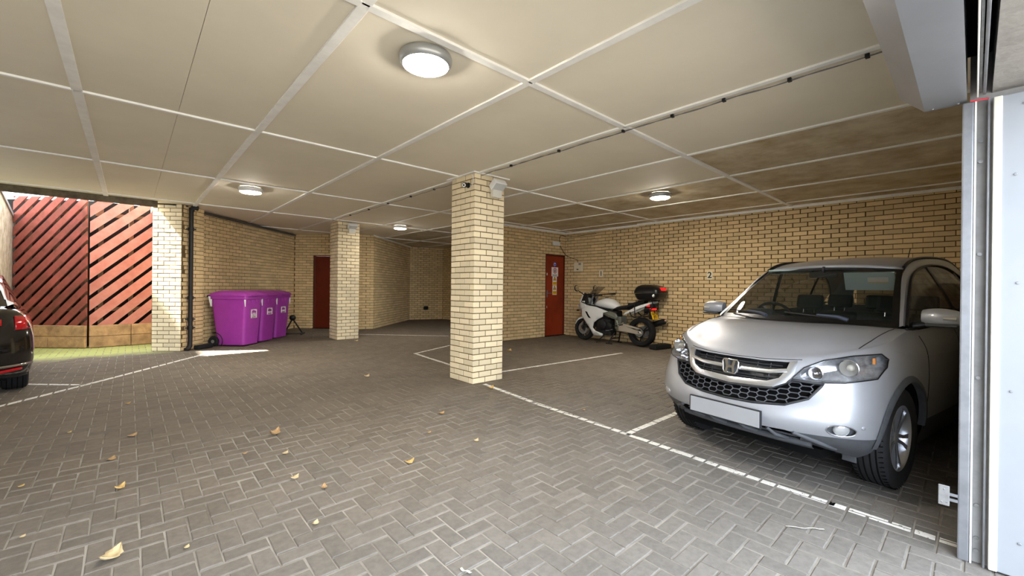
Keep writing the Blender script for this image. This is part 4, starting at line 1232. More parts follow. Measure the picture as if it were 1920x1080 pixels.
    def well(poly, depth, name, m, par=None, back=True):
        """walls running back from an outline in the nose, closed behind"""
        b_ = MB()
        n_ = len(poly); A, B = [], []
        dense = []
        for i in range(n_):
            p, q = poly[i], poly[(i+1) % n_]
            for k in range(4): dense.append((p[0]+(q[0]-p[0])*k/4, p[1]+(q[1]-p[1])*k/4))
        cy = sum(p[0] for p in dense)/len(dense); cz = sum(p[1] for p in dense)/len(dense)
        for p in dense:
            h = front(p[0], p[1])[0]
            A.append(b_.pt(h)); B.append(b_.pt((h.x-depth, cy+(p[0]-cy)*.92, cz+(p[1]-cz)*.92)))
        m_ = len(dense)
        for i in range(m_): b_.face((A[i], A[(i+1) % m_], B[(i+1) % m_], B[i]))
        if back:
            c = b_.pt((front(cy, cz)[0].x-depth*1.1, cy, cz))
            for i in range(m_): b_.face((B[i], B[(i+1) % m_], c))
        return b_.build(name, m, par or e)
    # ---- headlamps
    M_REFL = mat('lamp_reflector', (205, 207, 212), rough=.16, metal=.55, var=.45, vscale=24)
    M_AMB = mat('amber_lens', (226, 150, 80), rough=.2)
    for s in (1, -1):
        pol = [(s*y, z) for y, z in HL]
        h = well(pol, .085, 'headlamp', M_REFL)
        patch(pol, front, 'lens', M_LENS, .006, .004, h, 16, 8)
        ring = [front(y, z)[0]+front(y, z)[1]*.004 for y, z in [(p[0]+(q[0]-p[0])*k/4, p[1]+(q[1]-p[1])*k/4) for p, q in zip(pol, pol[1:]+pol[:1]) for k in range(4)]]
        MB().tube(ring+ring[:1], .004, 6, cap=False).build('lens_edge', M_TRIM, h, smooth=60)
        for (y, z, r) in ((.475, .700, .040), (.615, .745, .052)):
            p = front(s*y, z)[0]-Vector((.05, 0, 0))
            bo = MB().lathe([(.004, -.02), (r*.55, -.012), (r*.9, .015), (r, .03), (r*1.06, .028)], (0, 0, 0), 'X', 28, cap=False).build('reflector_bowl', M_CHROME, h, smooth=60); bo.location = p
            bu = MB().lathe([(.001, .024), (r*.30, .018), (r*.38, .0), (r*.38, -.015)], (0, 0, 0), 'X', 20, cap=False).build('bulb', M_CHROME if y < .5 else M_OFFWHITE, h, smooth=60); bu.location = p
        p = front(s*.70, .79)[0]-Vector((.03, 0, 0))
        MB().bbox((-.012, -.008, -.02), (.006, .008, .02), .004).build('indicator', M_AMB, h).location = p
        # fog lamp
        f = well(FOG(s), .03, 'fog_lamp', M_CLAD)
        p = front(s*.632, .372)[0]
        n_ = front(s*.632, .372)[1]
        MB(Matrix.Translation(p-n_*.008) @ n_.to_track_quat('Z', 'Y').to_matrix().to_4x4()).lathe([(.044, -.012), (.043, 0), (.034, .008), (.018, .012), (.001, .013)], (0, 0, 0), 'Z', 28, cap=False).build('fog_lens', mat('fog_lens_glass', (196, 198, 200), rough=.08, metal=.5), f, smooth=60)
        MB().tube([front(y, z)[0] for y, z in FOG(s)+FOG(s)[:1]], .004, 6, cap=False).build('fog_ring', M_SILVERTRIM, f, smooth=60)
        # parking sensor
        p, n_ = front(s*.712, .40)
        MB(Matrix.Translation(p) @ n_.to_track_quat('Z', 'Y').to_matrix().to_4x4()).lathe([(.012, -.002), (.012, .003), (.008, .005), (.001, .005)], (0, 0, 0), 'Z', 16, cap=False).build('parking_sensor', M_SIL, e, smooth=60)
    # ---- upper grille: dark well, silver frame and bars, badge
    g = well(GRL, .07, 'grille', M_GRILLE)
    def gbar(pts, r, m, par, off=.006):
        MB().tube([front(y, z)[0]+front(y, z)[1]*off for y, z in pts], r, 8).build('grille_bar', m, par, smooth=60)
    def line(a, b_, n_=24): return [(a[0]+(b_[0]-a[0])*i/n_, a[1]+(b_[1]-a[1])*i/n_) for i in range(n_+1)]
    def band(top, bot, m, off, name='grille_frame'):
        """silver band between two outlines, given as (y, z) left to right"""
        rows = []
        for (a, b_) in zip(top, bot):
            pa, na = front(*a); pb, nb = front(*b_)
            mid = (pa+pb)/2+(na+nb)/2*off
            rows.append([pa+na*.001, pa+na*off*.8, mid, pb+nb*off*.8, pb+nb*.001])
        MB().grid(rows).build(name, m, g, smooth=60)
    def sym(pts): return [(-y, z) for (y, z) in pts[::-1] if y > 1e-6]+pts
    def dens(pts, n_=8):
        o_ = []
        for p, q in zip(pts[:-1], pts[1:]): o_ += [(p[0]+(q[0]-p[0])*i/n_, p[1]+(q[1]-p[1])*i/n_) for i in range(n_)]
        return o_+[pts[-1]]
    band(dens(sym([(0, .612), (.24, .622), (.305, .650), (.335, .700), (.345, .757)])), dens(sym([(0, .572), (.28, .588), (.345, .626), (.380, .690), (.385, .765)])), M_SILVERTRIM, .014)
    band(dens(sym([(.06, .692), (.24, .695), (.335, .712)])[3:]), dens(sym([(.06, .668), (.24, .672), (.345, .690)])[3:]), M_SILVERTRIM, .016)
    band(dens(sym([(.06, .692), (.24, .695), (.335, .712)])[:3]), dens(sym([(.06, .668), (.24, .672), (.345, .690)])[:3]), M_SILVERTRIM, .016)
    for z in (.728, .708, .645, .628):
        gbar(line((-.31, z+.003), (.31, z+.003)), .0045, M_GRILLE, g, -.010)
    for y in (-.24, -.16, .16, .24): gbar([(y, .745), (y, .62)], .004, M_GRILLE, g, -.014)
    # badge: rounded chrome frame with the upright letter inside
    P0, n0 = front(0, .682)
    n0 = Vector((1, 0, .12)).normalized()
    TB = Matrix.Translation(P0+n0*.022) @ Matrix(((n0.x, 0, -n0.z, 0), (0, 1, 0, 0), (n0.z, 0, n0.x, 0), (0, 0, 0, 1)))
    bd = MB(TB).prism([(-.040, -.046), (.040, -.046), (.052, -.030), (.058, .034), (.048, .050), (-.048, .050), (-.058, .034), (-.052, -.030)], -.014, -.004, 'YZ').build('badge', M_GRILLE, e)
    fr_ = [(-.040, -.046), (.040, -.046), (.052, -.030), (.058, .034), (.048, .050), (-.048, .050), (-.058, .034), (-.052, -.030)]
    MB(TB).tube([(0, y, z) for y, z in fr_+fr_[:1]], .0068, 8, cap=False).build('badge_frame', M_CHROME, bd, smooth=50)
    hb = MB(TB)
    for s in (1, -1):
        hb.prism([(s*.040, .045), (s*.020, .045), (s*.013, .004), (s*.013, -.006), (s*.018, -.041), (s*.034, -.041), (s*.029, 0)], -.004, .007, 'YZ')
    hb.prism([(-.014, .008), (.014, .008), (.014, -.009), (-.014, -.009)], -.004, .007, 'YZ')
    hb.build('badge_letter', M_CHROME, bd)
    # ---- lower honeycomb grille
    lg = well(MESHL, .05, 'lower_grille', M_DARK)
    fine = MB()
    def inside(y, z, P):
        r = False
        for i in range(len(P)):
            (x1, y1), (x2, y2) = P[i], P[(i+1) % len(P)]
            if (y1 > z) != (y2 > z) and y < (x2-x1)*(z-y1)/(y2-y1)+x1: r = not r
        return r
    hw, hh = .070, .033
    for row in range(-1, 8):
        for c in range(-12, 13):
            y0 = c*hw*.8; z0 = .470+row*hh+(hh/2 if c % 2 else 0)
            hexa = [(y0-hw*.5, z0), (y0-hw*.30, z0+hh*.5), (y0+hw*.30, z0+hh*.5), (y0+hw*.5, z0)]
            for a, b_ in zip(hexa[:-1], hexa[1:]):
                if inside(*a, MESHL) and inside(*b_, MESHL):
                    fine.tube([front(*a)[0]-Vector((.006, 0, 0)), front(*b_)[0]-Vector((.006, 0, 0))], .0038, 5)
    fine.build('honeycomb', mat('honeycomb_plastic', (70, 72, 78), rough=.5), lg, smooth=60)
    MB().tube([front(y, z)[0]+Vector((.002, 0, 0)) for y, z in dens(MESHL+MESHL[:1], 6)], .008, 6, cap=False).build('grille_surround', M_GRILLE, lg, smooth=60)
    # ---- intake under the number plate with tow eye covers
    lo_ = well(LOW, .08, 'lower_intake', M_DARK)
    for y in (-.30, -.12, .10, .29):
        MB().tube([front(y-.03, .318)[0], front(y, .275)[0]+Vector((.01, 0, 0)), front(y+.05, .25)[0]+Vector((-.02, 0, -.01))], [.010, .014, .012], 8).build('strut', M_CLAD, lo_, smooth=50)
    MB().tube([Vector((front(y, .243)[0].x+.0, y, .236)) for y in [-.46+.046*i for i in range(21)]], .022, 10).build('lip', M_CLAD, lo_, smooth=50)
    MB().tube([Vector((front(y, .255)[0].x-.02, y, .272)) for y in [-.40+.04*i for i in range(21)]], .008, 8).build('slat', M_CLAD, lo_, smooth=50)
    for y in (-.50, .50):
        sg = 1 if y > 0 else -1
        MB().tube([front(y-sg*.10, .318)[0]+Vector((.004, 0, 0)), front(y, .275)[0]+Vector((.008, 0, 0)), front(y+sg*.07, .225)[0]+Vector((.004, 0, 0))], [.012, .016, .010], 8).build('chin_rib', M_CLAD, lo_, smooth=50)
    MB().grid([[(front(y, .25)[0].x-.05, y, .205-.02*abs(y)) for y in [-.46+.046*i for i in range(21)]], [(front(y, .243)[0].x+.012, y, .232) for y in [-.46+.046*i for i in range(21)]]]).build('skid_plate', M_CLAD, lo_, smooth=60)
    # ---- number plate (blank, as the photograph shows it)
    T_ = Matrix.Translation((.812, 0, .377))
    pl_ = MB(T_).bbox((-.014, -.262, -.062), (.004, .262, .062), .006).build('number_plate', M_GRILLE, e)
    MB(T_).bbox((-.004, -.253, -.054), (.0065, .253, .054), .003).build('plate_face', mat('plate_grey', (148, 150, 154), rough=.45, var=.05, vscale=3), pl_)
    # ---- wheels
    M_ALLOY = mat('alloy_wheel', (196, 198, 204), rough=.28, metal=.85)
    M_TYRE = mat('tyre_rubber', (40, 40, 42), rough=.75, spec=.3, var=.25, vscale=25)
    for cx in (0, -2.44):
        for s in (1, -1):
            w = empty('wheel'); w.parent = e; w.location = (cx, s*.672, WZ)
            MB().lathe([(.215, -.088), (.262, -.098), (.302, -.100), (.324, -.088), (.334, -.070), (.335, 0), (.334, .070), (.324, .088), (.302, .100), (.262, .098), (.215, .088)], (0, 0, 0), 'Y', 56, cap=False).build('tyre', M_TYRE, w, smooth=40)
            gr = MB()
            for q in (-.05, -.018, .018, .05): gr.lathe([(.330, q-.005), (.3356, q-.0045), (.3356, q+.0045), (.330, q+.005)], (0, 0, 0), 'Y', 56, cap=False)
            gr.build('tread_groove', M_DARK, w)
            sh = MB()
            for q in range(60):
                t = 2*math.pi*q/60
                for y0 in (-.086, .062):
                    sh.tube([(.333*math.cos(t), y0, .333*math.sin(t)), (.333*math.cos(t+.02), y0+.024, .333*math.sin(t+.02))], .0035, 4)
            sh.build('shoulder_sipes', M_DARK, w)
            rim = MB().lathe([(.205, s*-.08), (.212, s*.0), (.214, s*.070), (.222, s*.086), (.214, s*.090), (.200, s*.074), (.196, s*.0), (.150, s*-.03), (.02, s*-.03)], (0, 0, 0), 'Y', 48, cap=False).build('rim', M_ALLOY, w, smooth=40)
            MB().lathe([(.18, s*-.032), (.18, s*-.02), (.03, s*-.02)], (0, 0, 0), 'Y', 32).build('brake_disc', M_STEEL_D, rim)
            for q in range(5):
                t = 2*math.pi*q/5+.3
                R_ = Matrix.Rotation(t, 4, 'Y')
                b_ = MB(R_)
                for k in (-1, 1):
                    P = [(.028, k*.004), (.030, k*.028), (.12, k*.034), (.205, k*.062), (.205, k*.026), (.12, k*.010)]
                    n_ = len(P)
                    A = [b_.pt((p[0], s*(.062 if p[0] < .1 else .070 if p[0] < .15 else .078), p[1])) for p in P]
                    B = [b_.pt((p[0], s*.030, p[1]*.9)) for p in P]
                    b_.face(A); b_.face(B[::-1])
                    for i in range(n_): b_.face((A[i], A[(i+1) % n_], B[(i+1) % n_], B[i]))
                b_.build('spoke', M_ALLOY, rim, smooth=30)
            MB().lathe([(.045, s*.03), (.045, s*.062), (.036, s*.068), (.001, s*.070)], (0, 0, 0), 'Y', 24, cap=False).build('hub_cap', M_ALLOY, rim, smooth=40)
            # wheel house and arch lip
            wh = MB()
            ang = [math.radians(a) for a in range(2, 180, 11)]
            wh.grid([[(cx+.385*math.cos(t), s*y, WZ+.385*math.sin(t)) for t in ang] for y in (.50, .76)])
            wh.poly([(cx+.385*math.cos(t), s*.50, WZ+.385*math.sin(t)) for t in ang])
            wh.build('wheel_house', M_DARK, e)
            lip = []
            for t in [math.radians(a) for a in range(0, 181, 8)]:
                x, z = cx+.392*math.cos(t), WZ+.392*math.sin(t)
                p, n_ = sidep(x, max(z, .13), s)
                yy = max(abs(p.y), .70)
                lip.append((x, s*(yy+.004), z))
            rows = []
            for p in lip:
                d = Vector((p[0]-cx, 0, p[2]-WZ)).normalized()
                c = Vector(p)
                rows.append([c-d*.012+Vector((0, -s*.03, 0)), c-d*.012+Vector((0, s*.010, 0)), c+d*.012+Vector((0, s*.012, 0)), c+d*.030+Vector((0, -s*.004, 0))])
            MB().grid(rows).build('arch_trim', M_CLAD, e, smooth=50)
    for s in (1, -1):
        MB().bbox((.32, s*.585-.04, .115), (.335, s*.585+.04, .20), .008).build('deflector', M_CLAD, e)
    # ---- greenhouse
    A0 = [(-.30, .680, .972), (-.56, .622, 1.17), (-.82, .560, 1.36), (-.98, .535, 1.435)]     # A pillar foot to roof
    ROOF = [(-.92, .53, 1.440), (-1.15, .535, 1.500), (-1.55, .535, 1.545), (-2.1, .53, 1.555), (-2.7, .51, 1.525), (-3.05, .48, 1.46)]
    def roof_c(x): return .026
    rows = []
    rl = cat_rom(ROOF, 6)
    for k, p in enumerate(rl):
        x, y, z = p
        xf = x+.10*(1 if k < 1 else 0)
        row = []
        for i in range(21):
            t = -1+i/10
            bow = .085*(1-t*t) if k == 0 else .085*(1-t*t)*max(0, 1-k/8)
            row.append((x+bow, t*y, z+.034*(1-abs(t)**2.2)-(.012 if abs(t) > .99 else 0)))
        rows.append(row)
    rf = MB().grid(rows).build('roof', M_SIL, e, smooth=50)
    s_ = rf.modifiers.new('thick', 'SOLIDIFY'); s_.thickness = .03; s_.offset = -1
    # windscreen
    bot = [(-.075-.225*abs(t)**2.0, t*.672, .992-.014*t*t) for t in [-1+i/12 for i in range(25)]]
    topw = [(-.845-.09*abs(t)**2.0, t*.525, 1.452-.022*t*t) for t in [-1+i/12 for i in range(25)]]
    rows = []
    for k in range(9):
        u_ = k/8
        rows.append([(b_[0]+(a[0]-b_[0])*u_+.020*math.sin(math.pi*u_), b_[1]+(a[1]-b_[1])*u_, b_[2]+(a[2]-b_[2])*u_+.016*math.sin(math.pi*u_)) for a, b_ in zip(topw, bot)])
    ws = MB().grid(rows).build('windscreen', M_SCR, e, smooth=80)
    WSR = rows
    # black ceramic border around the screen
    bw = MB()
    def lerp3(a, b_, t): return tuple(a[j]+(b_[j]-a[j])*t for j in range(3))
    nrm = Vector((.5, 0, .6)).normalized()*.003
    def off(p): return (p[0]+nrm.x, p[1], p[2]+nrm.z)
    R2 = [[off(p) for p in r] for r in rows]
    for c in range(24):
        bw.poly([R2[0][c], R2[0][c+1], lerp3(R2[0][c+1], R2[1][c+1], .55), lerp3(R2[0][c], R2[1][c], .55)])
        bw.poly([R2[8][c], R2[8][c+1], lerp3(R2[8][c+1], R2[7][c+1], .5), lerp3(R2[8][c], R2[7][c], .5)])
    for k in range(8):
        for (i, j) in ((0, 1), (24, 23)):
            bw.poly([R2[k][i], R2[k+1][i], lerp3(R2[k+1][i], R2[k+1][j], .75), lerp3(R2[k][i], R2[k][j], .75)])
    bw.build('screen_border', M_TRIM, ws)
    # cowl panel and wipers
    MB().grid([[(p[0]+.045, p[1]*.985, p[2]-.006) for p in bot], [(p[0]-.01, p[1], p[2]+.004) for p in bot]]).build('cowl_panel', M_TRIM, e, smooth=60)
    def scr(t, u_):
        i = (t+1)*12; k = u_*8
        i0, k0 = min(23, int(i)), min(7, int(k))
        a = lerp3(WSR[k0][i0], WSR[k0][i0+1], i-i0); b_ = lerp3(WSR[k0+1][i0], WSR[k0+1][i0+1], i-i0)
        return Vector(lerp3(a, b_, k-k0))+Vector((.012, 0, .014))
    for (t0, t1, u0, u1) in ((-.20, -.86, .03, .10), (.62, -.02, .03, .09)):
        wp = MB().tube([scr(t0+(t1-t0)*i/10, u0+(u1-u0)*i/10)+Vector((.01, 0, .006)) for i in range(11)], .007, 6).build('wiper', M_BLACK, e, smooth=60)
        a = scr(t0, u0)+Vector((.03, 0, .004)); b_ = scr(t0+(t1-t0)*.45, u0+(u1-u0)*.45)+Vector((.018, 0, .018))
        MB().tube([a, a.lerp(b_, .3)+Vector((.004, 0, .012)), b_], [.016, .013, .007], 8).build('wiper_arm', mat('dark_blue_grey', (60, 66, 82), rough=.4), wp, smooth=60)
    # pillars, side windows, doors lines
    for s in (1, -1):
        BELT = [(-.30, .700, .965), (-.60, .735, .975), (-1.0, .748, .988), (-1.5, .75, 1.0), (-2.0, .748, 1.018), (-2.5, .735, 1.05), (-2.85, .715, 1.09)]
        TOPL = [(-.34, .693, .99), (-.64, .632, 1.20), (-.92, .588, 1.38), (-1.35, .575, 1.468), (-1.9, .572, 1.478), (-2.45, .575, 1.40), (-2.85, .66, 1.17)]
        be, to = cat_rom(BELT, 6), cat_rom(TOPL, 6)
        # glass along the whole side, then pillars over it
        rows = [[(b_[0]+(t[0]-b_[0])*u_, s*(b_[1]+(t[1]-b_[1])*u_+.012*math.sin(math.pi*u_)), b_[2]+(t[2]-b_[2])*u_) for b_, t in zip(be, to)] for u_ in [i/5 for i in range(6)]]
        n_ = len(be)
        def quadpane(c0, c1, name):
            o = MB().grid([r[c0:c1+1] for r in rows]).build(name, M_SIDE, e, smooth=80)
            return o
        cB, cC = 18, 28
        quadpane(1, cB, 'front_side_window'); quadpane(cB, cC, 'rear_side_window'); quadpane(cC, n_-2, 'quarter_window')
        for c, w_ in ((cB, .038), (cC, .030)):
            MB().grid([[(r[c][0]-w_, r[c][1]+s*.005, r[c][2]), (r[c][0], r[c][1]+s*.009, r[c][2]), (r[c][0]+w_, r[c][1]+s*.005, r[c][2])] for r in rows]).build('pillar', M_TRIM, e, smooth=60)
        tr = MB().tube([Vector(p)+Vector((0, s*.006, 0)) for p in rows[0]], .011, 6).build('belt_trim', M_TRIM, e, smooth=60)
        MB().tube([Vector(p)+Vector((0, s*.006, 0)) for p in rows[-1]], .011, 6).build('window_trim', M_TRIM, e, smooth=60)
        # painted side frame from A pillar over the door tops to the tail
        inner = rows[-1]
        outer = []
        RAIL = cat_rom([(-.285, .672, .985), (-.56, .608, 1.19), (-.83, .553, 1.385), (-1.18, .540, 1.505), (-1.8, .535, 1.552), (-2.4, .525, 1.542), (-2.95, .50, 1.475)], 6)
        outer = [(p[0], s*p[1], p[2]) for p in RAIL]
        m_ = min(len(inner), len(outer))
        MB().grid([[a, lerp3(lerp3(a, o_, .33), (a[0], a[1]+s*.0, a[2]), 0), (lerp3(a, o_, .66)[0], lerp3(a, o_, .66)[1]+s*.010, lerp3(a, o_, .66)[2]+.006), o_] for a, o_ in zip(inner[:m_], outer[:m_])]).build('side_frame', M_SIL, e, smooth=60)
        # shoulder between body and window belt
        be2 = [(p[0], s*p[1], p[2]) for p in be]
        sh = [[sidep(p[0], min(p[2]-.03, .95), s)[0], (p[0], s*(abs(p[1])+.006), p[2]-.008), (p[0], s*p[1], p[2])] for p in [(q[0], q[1], q[2]) for q in be]]
        MB().grid(sh).build('shoulder', M_SIL, e, smooth=60)
        MB().tube([(p[0], s*(p[1]-.012), p[2]+.012) for p in RAIL[14:]], .012, 6).build('roof_rail', M_TRIM, e, smooth=60)
        MB().grid([[(-2.85, s*.715, 1.08), (-2.95, s*.70, 1.07), (-3.2, s*.52, 1.06)], [(-2.88, s*.67, 1.2), (-2.98, s*.62, 1.2), (-3.15, s*.52, 1.2)], [(-2.93, s*.56, 1.4), (-3.0, s*.52, 1.42), (-3.08, s*.46, 1.42)]]).build('tail_pillar', M_SIL, e, smooth=60)
        # shut lines
        seam([(-.42, .92), (-.43, .7), (-.41, .45), (-.43, .25)], lambda x, z: sidep(x, z, s))
        seam([(-1.28, .95), (-1.29, .6), (-1.28, .2)], lambda x, z: sidep(x, z, s))
        seam([(.10, .845), (-.2, .80), (-.6, .775), (-1.3, .765), (-2.2, .78)], lambda x, z: sidep(x, z, s), .0022, 'crease', M_SIL)
        seam([(s*.0, .7605), (s*.2, .763), (s*.34, .772), (s*.40, .778)], lambda y, z: front(y, z), .0028, 'bonnet_seam')
        seam([(.30, s*.62), (.15, s*.642), (-.05, s*.655), (-.20, s*.66), (-.27, s*.65)], topp, .003, 'bonnet_seam')
        # door mirror
        m0 = Vector((-.46, s*.74, 1.0))
        mr = MB()
        prof = []
        for k in range(9):
            t = k/8
            yy = s*(.75+.20*t)
            hx = .085*math.sin(math.pi*(.16+.70*t))**.5*(1-.25*t); hz = .070*math.sin(math.pi*(.20+.62*t))**.5
            prof.append([(-.50+.012*t+hx*(.9 if math.cos(a) > 0 else .5)*math.cos(a), yy, 1.055-.005*t+hz*math.copysign(abs(math.sin(a))**.8, math.sin(a))) for a in [2*math.pi*i/18 for i in range(18)]])
        mr.grid(prof, closed=True); mr.poly(prof[-1]); mr.poly(prof[0][::-1])
        mi = mr.build('door_mirror', M_SIL, e, smooth=50)
        MB().tube([(-.46, s*.70, .985), (-.475, s*.76, 1.0), (-.485, s*.80, 1.015)], [.035, .03, .028], 10).build('mirror_foot', M_TRIM, mi, smooth=50)
        rep = MB(); rep.grid([[(-.500+.088*math.cos(a)*.93, s*y, 1.052+.020*math.sin(a)) for a in [math.radians(q) for q in range(-60, 61, 20)]] for y in (.87, .90, .935)]); rep.build('repeater', mat('repeater_lens', (210, 208, 200), rough=.1, metal=.3), mi, smooth=60)
        MB().grid([[(-.50+.090*math.cos(a), s*y, 1.002+.018*math.sin(a)) for a in [math.radians(q) for q in range(-70, 71, 20)]] for y in (.78, .86, .94)]).build('mirror_base', M_CLAD, mi, smooth=60)
        MB().poly([(-.556, s*.77, 1.0), (-.556, s*.93, 1.0), (-.556, s*.93, 1.105), (-.556, s*.77, 1.105)]).build('mirror_glass', M_CHROME, mi)
    # rear screen and tailgate
    MB().grid([[(-3.20, y, 1.06) for y in (-.5, 0, .5)], [(-3.14, y*.96, 1.26) for y in (-.5, 0, .5)], [(-3.05, y*.92, 1.45) for y in (-.5, 0, .5)]]).build('rear_window', M_SIDE, e, smooth=60)
    MB().tube([(-2.2, .25, 1.58), (-2.28, .25, 1.70)], .004, 6).build('aerial', M_BLACK, e)
    # ---- cabin
    MB().grid([[(-.10-.24*t*t, t*.66, .978) for t in [-1+i/8 for i in range(17)]], [(-.40, t*.66, .985+.02*(t < 0)*math.sin(math.pi*min(1, max(0, (-t)))) ) for t in [-1+i/8 for i in range(17)]], [(-.58, t*.66, .96) for t in [-1+i/8 for i in range(17)]], [(-.62, t*.66, .72) for t in [-1+i/8 for i in range(17)]]]).build('dashboard', M_DASH, e, smooth=50)
    MB().box((-3.0, -.66, .16), (-.45, .66, .22)).build('cabin_floor', M_DASH, e)
    MB().box((-.62, -.66, .16), (-.58, .66, .75)).build('bulkhead', M_DASH, e)
    for s in (1, -1):
        MB().box((-2.9, s*.69-.02, .2), (-.5, s*.69+.02, .94)).build('door_lining', M_DASH, e)
    # instrument binnacle and steering wheel, on the car's right (left in the picture)
    MB().tube([(-.40, -.52, .99), (-.40, -.40, 1.022), (-.40, -.28, 1.022), (-.40, -.18, .99)], [.03, .05, .05, .03], 10).build('binnacle', M_DASH, e, smooth=60)
    TW = Matrix.Translation((-.66, -.34, .955)) @ Matrix.Rotation(math.radians(-68), 4, 'Y')
    stw = MB(TW); stw.tube([(.175*math.cos(t), .175*math.sin(t), 0) for t in [2*math.pi*i/36 for i in range(37)]], .014, 8, cap=False)
    so = stw.build('steering_wheel', M_BLACK, e, smooth=60)
    MB(TW).lathe([(.06, -.02), (.06, .01), (.001, .02)], (0, 0, 0), 'Z', 20).build('wheel_boss', M_BLACK, so, smooth=60)
    for a in (0, 120, 240):
        t = math.radians(a+90); MB(TW).tube([(.05*math.cos(t), .05*math.sin(t), 0), (.17*math.cos(t), .17*math.sin(t), 0)], .012, 6).build('wheel_spoke', M_SILVERTRIM, so)
    for (x, ys) in ((-1.15, (-.34, .34)), (-2.0, (-.36, .0, .36))):
        for y in ys:
            w_ = .22 if x > -1.5 else .18
            st = MB().bbox((x-.12, y-w_, .30), (x+.36, y+w_, .50), .05).build('seat', M_SEAT, e)
            T_ = Matrix.Translation((x-.10, y, .46)) @ Matrix.Rotation(math.radians(-14), 4, 'Y')
            MB(T_).bbox((-.06, -w_, 0), (.06, w_, .56), .05).build('seat_back', M_SEAT, st)
            MB(T_).bbox((-.045, -.12, .60), (.04, .12, .76), .04).build('head_rest', M_SEAT, st)
            for q in (-.05, .05): MB(T_).tube([(0, y*0+q, .54), (0, q, .62)], .006, 6).build('rest_post', M_CHROME, st)
    # sun visor folded down on the passenger side with its label, and the inner mirror
    TV = Matrix.Translation((-.86, .33, 1.405)) @ Matrix.Rotation(math.radians(20), 4, 'Y')
    vs_ = MB(TV).bbox((-.010, -.19, -.165), (.008, .165, 0), .008).build('sun_visor', mat('visor_vinyl', (168, 186, 182), rough=.6), e)
    MB(TV).box((.008, -.02, -.085), (.0095, .12, -.045)).build('visor_label', M_OFFWHITE, vs_)
    MB(TV).box((.008, -.015, -.092), (.0095, .115, -.086)).build('visor_label', M_SIGNY, vs_)
    TV = Matrix.Translation((-.845, -.33, 1.44)) @ Matrix.Rotation(math.radians(80), 4, 'Y')
    MB(TV).bbox((-.008, -.165, -.135), (.008, .185, 0), .008).build('sun_visor', MATS['visor_vinyl'], e)
    rm = MB().bbox((-.80, -.10, 1.36), (-.775, .12, 1.415), .012).build('inner_mirror', M_DASH, e)
    MB().tube([(-.79, .01, 1.41), (-.80, .01, 1.46)], .012, 8).build('mirror_stalk', M_DASH, rm)
    # dust shield under the engine and front axle
    MB().box((-.35, -.5, .14), (.52, .5, .2)).build('undertray', M_DARK, e)
    MB().box((-3.1, -.66, .12), (-.35, .66, .18)).build('underbody', M_DARK, e)
    return e
make_car()
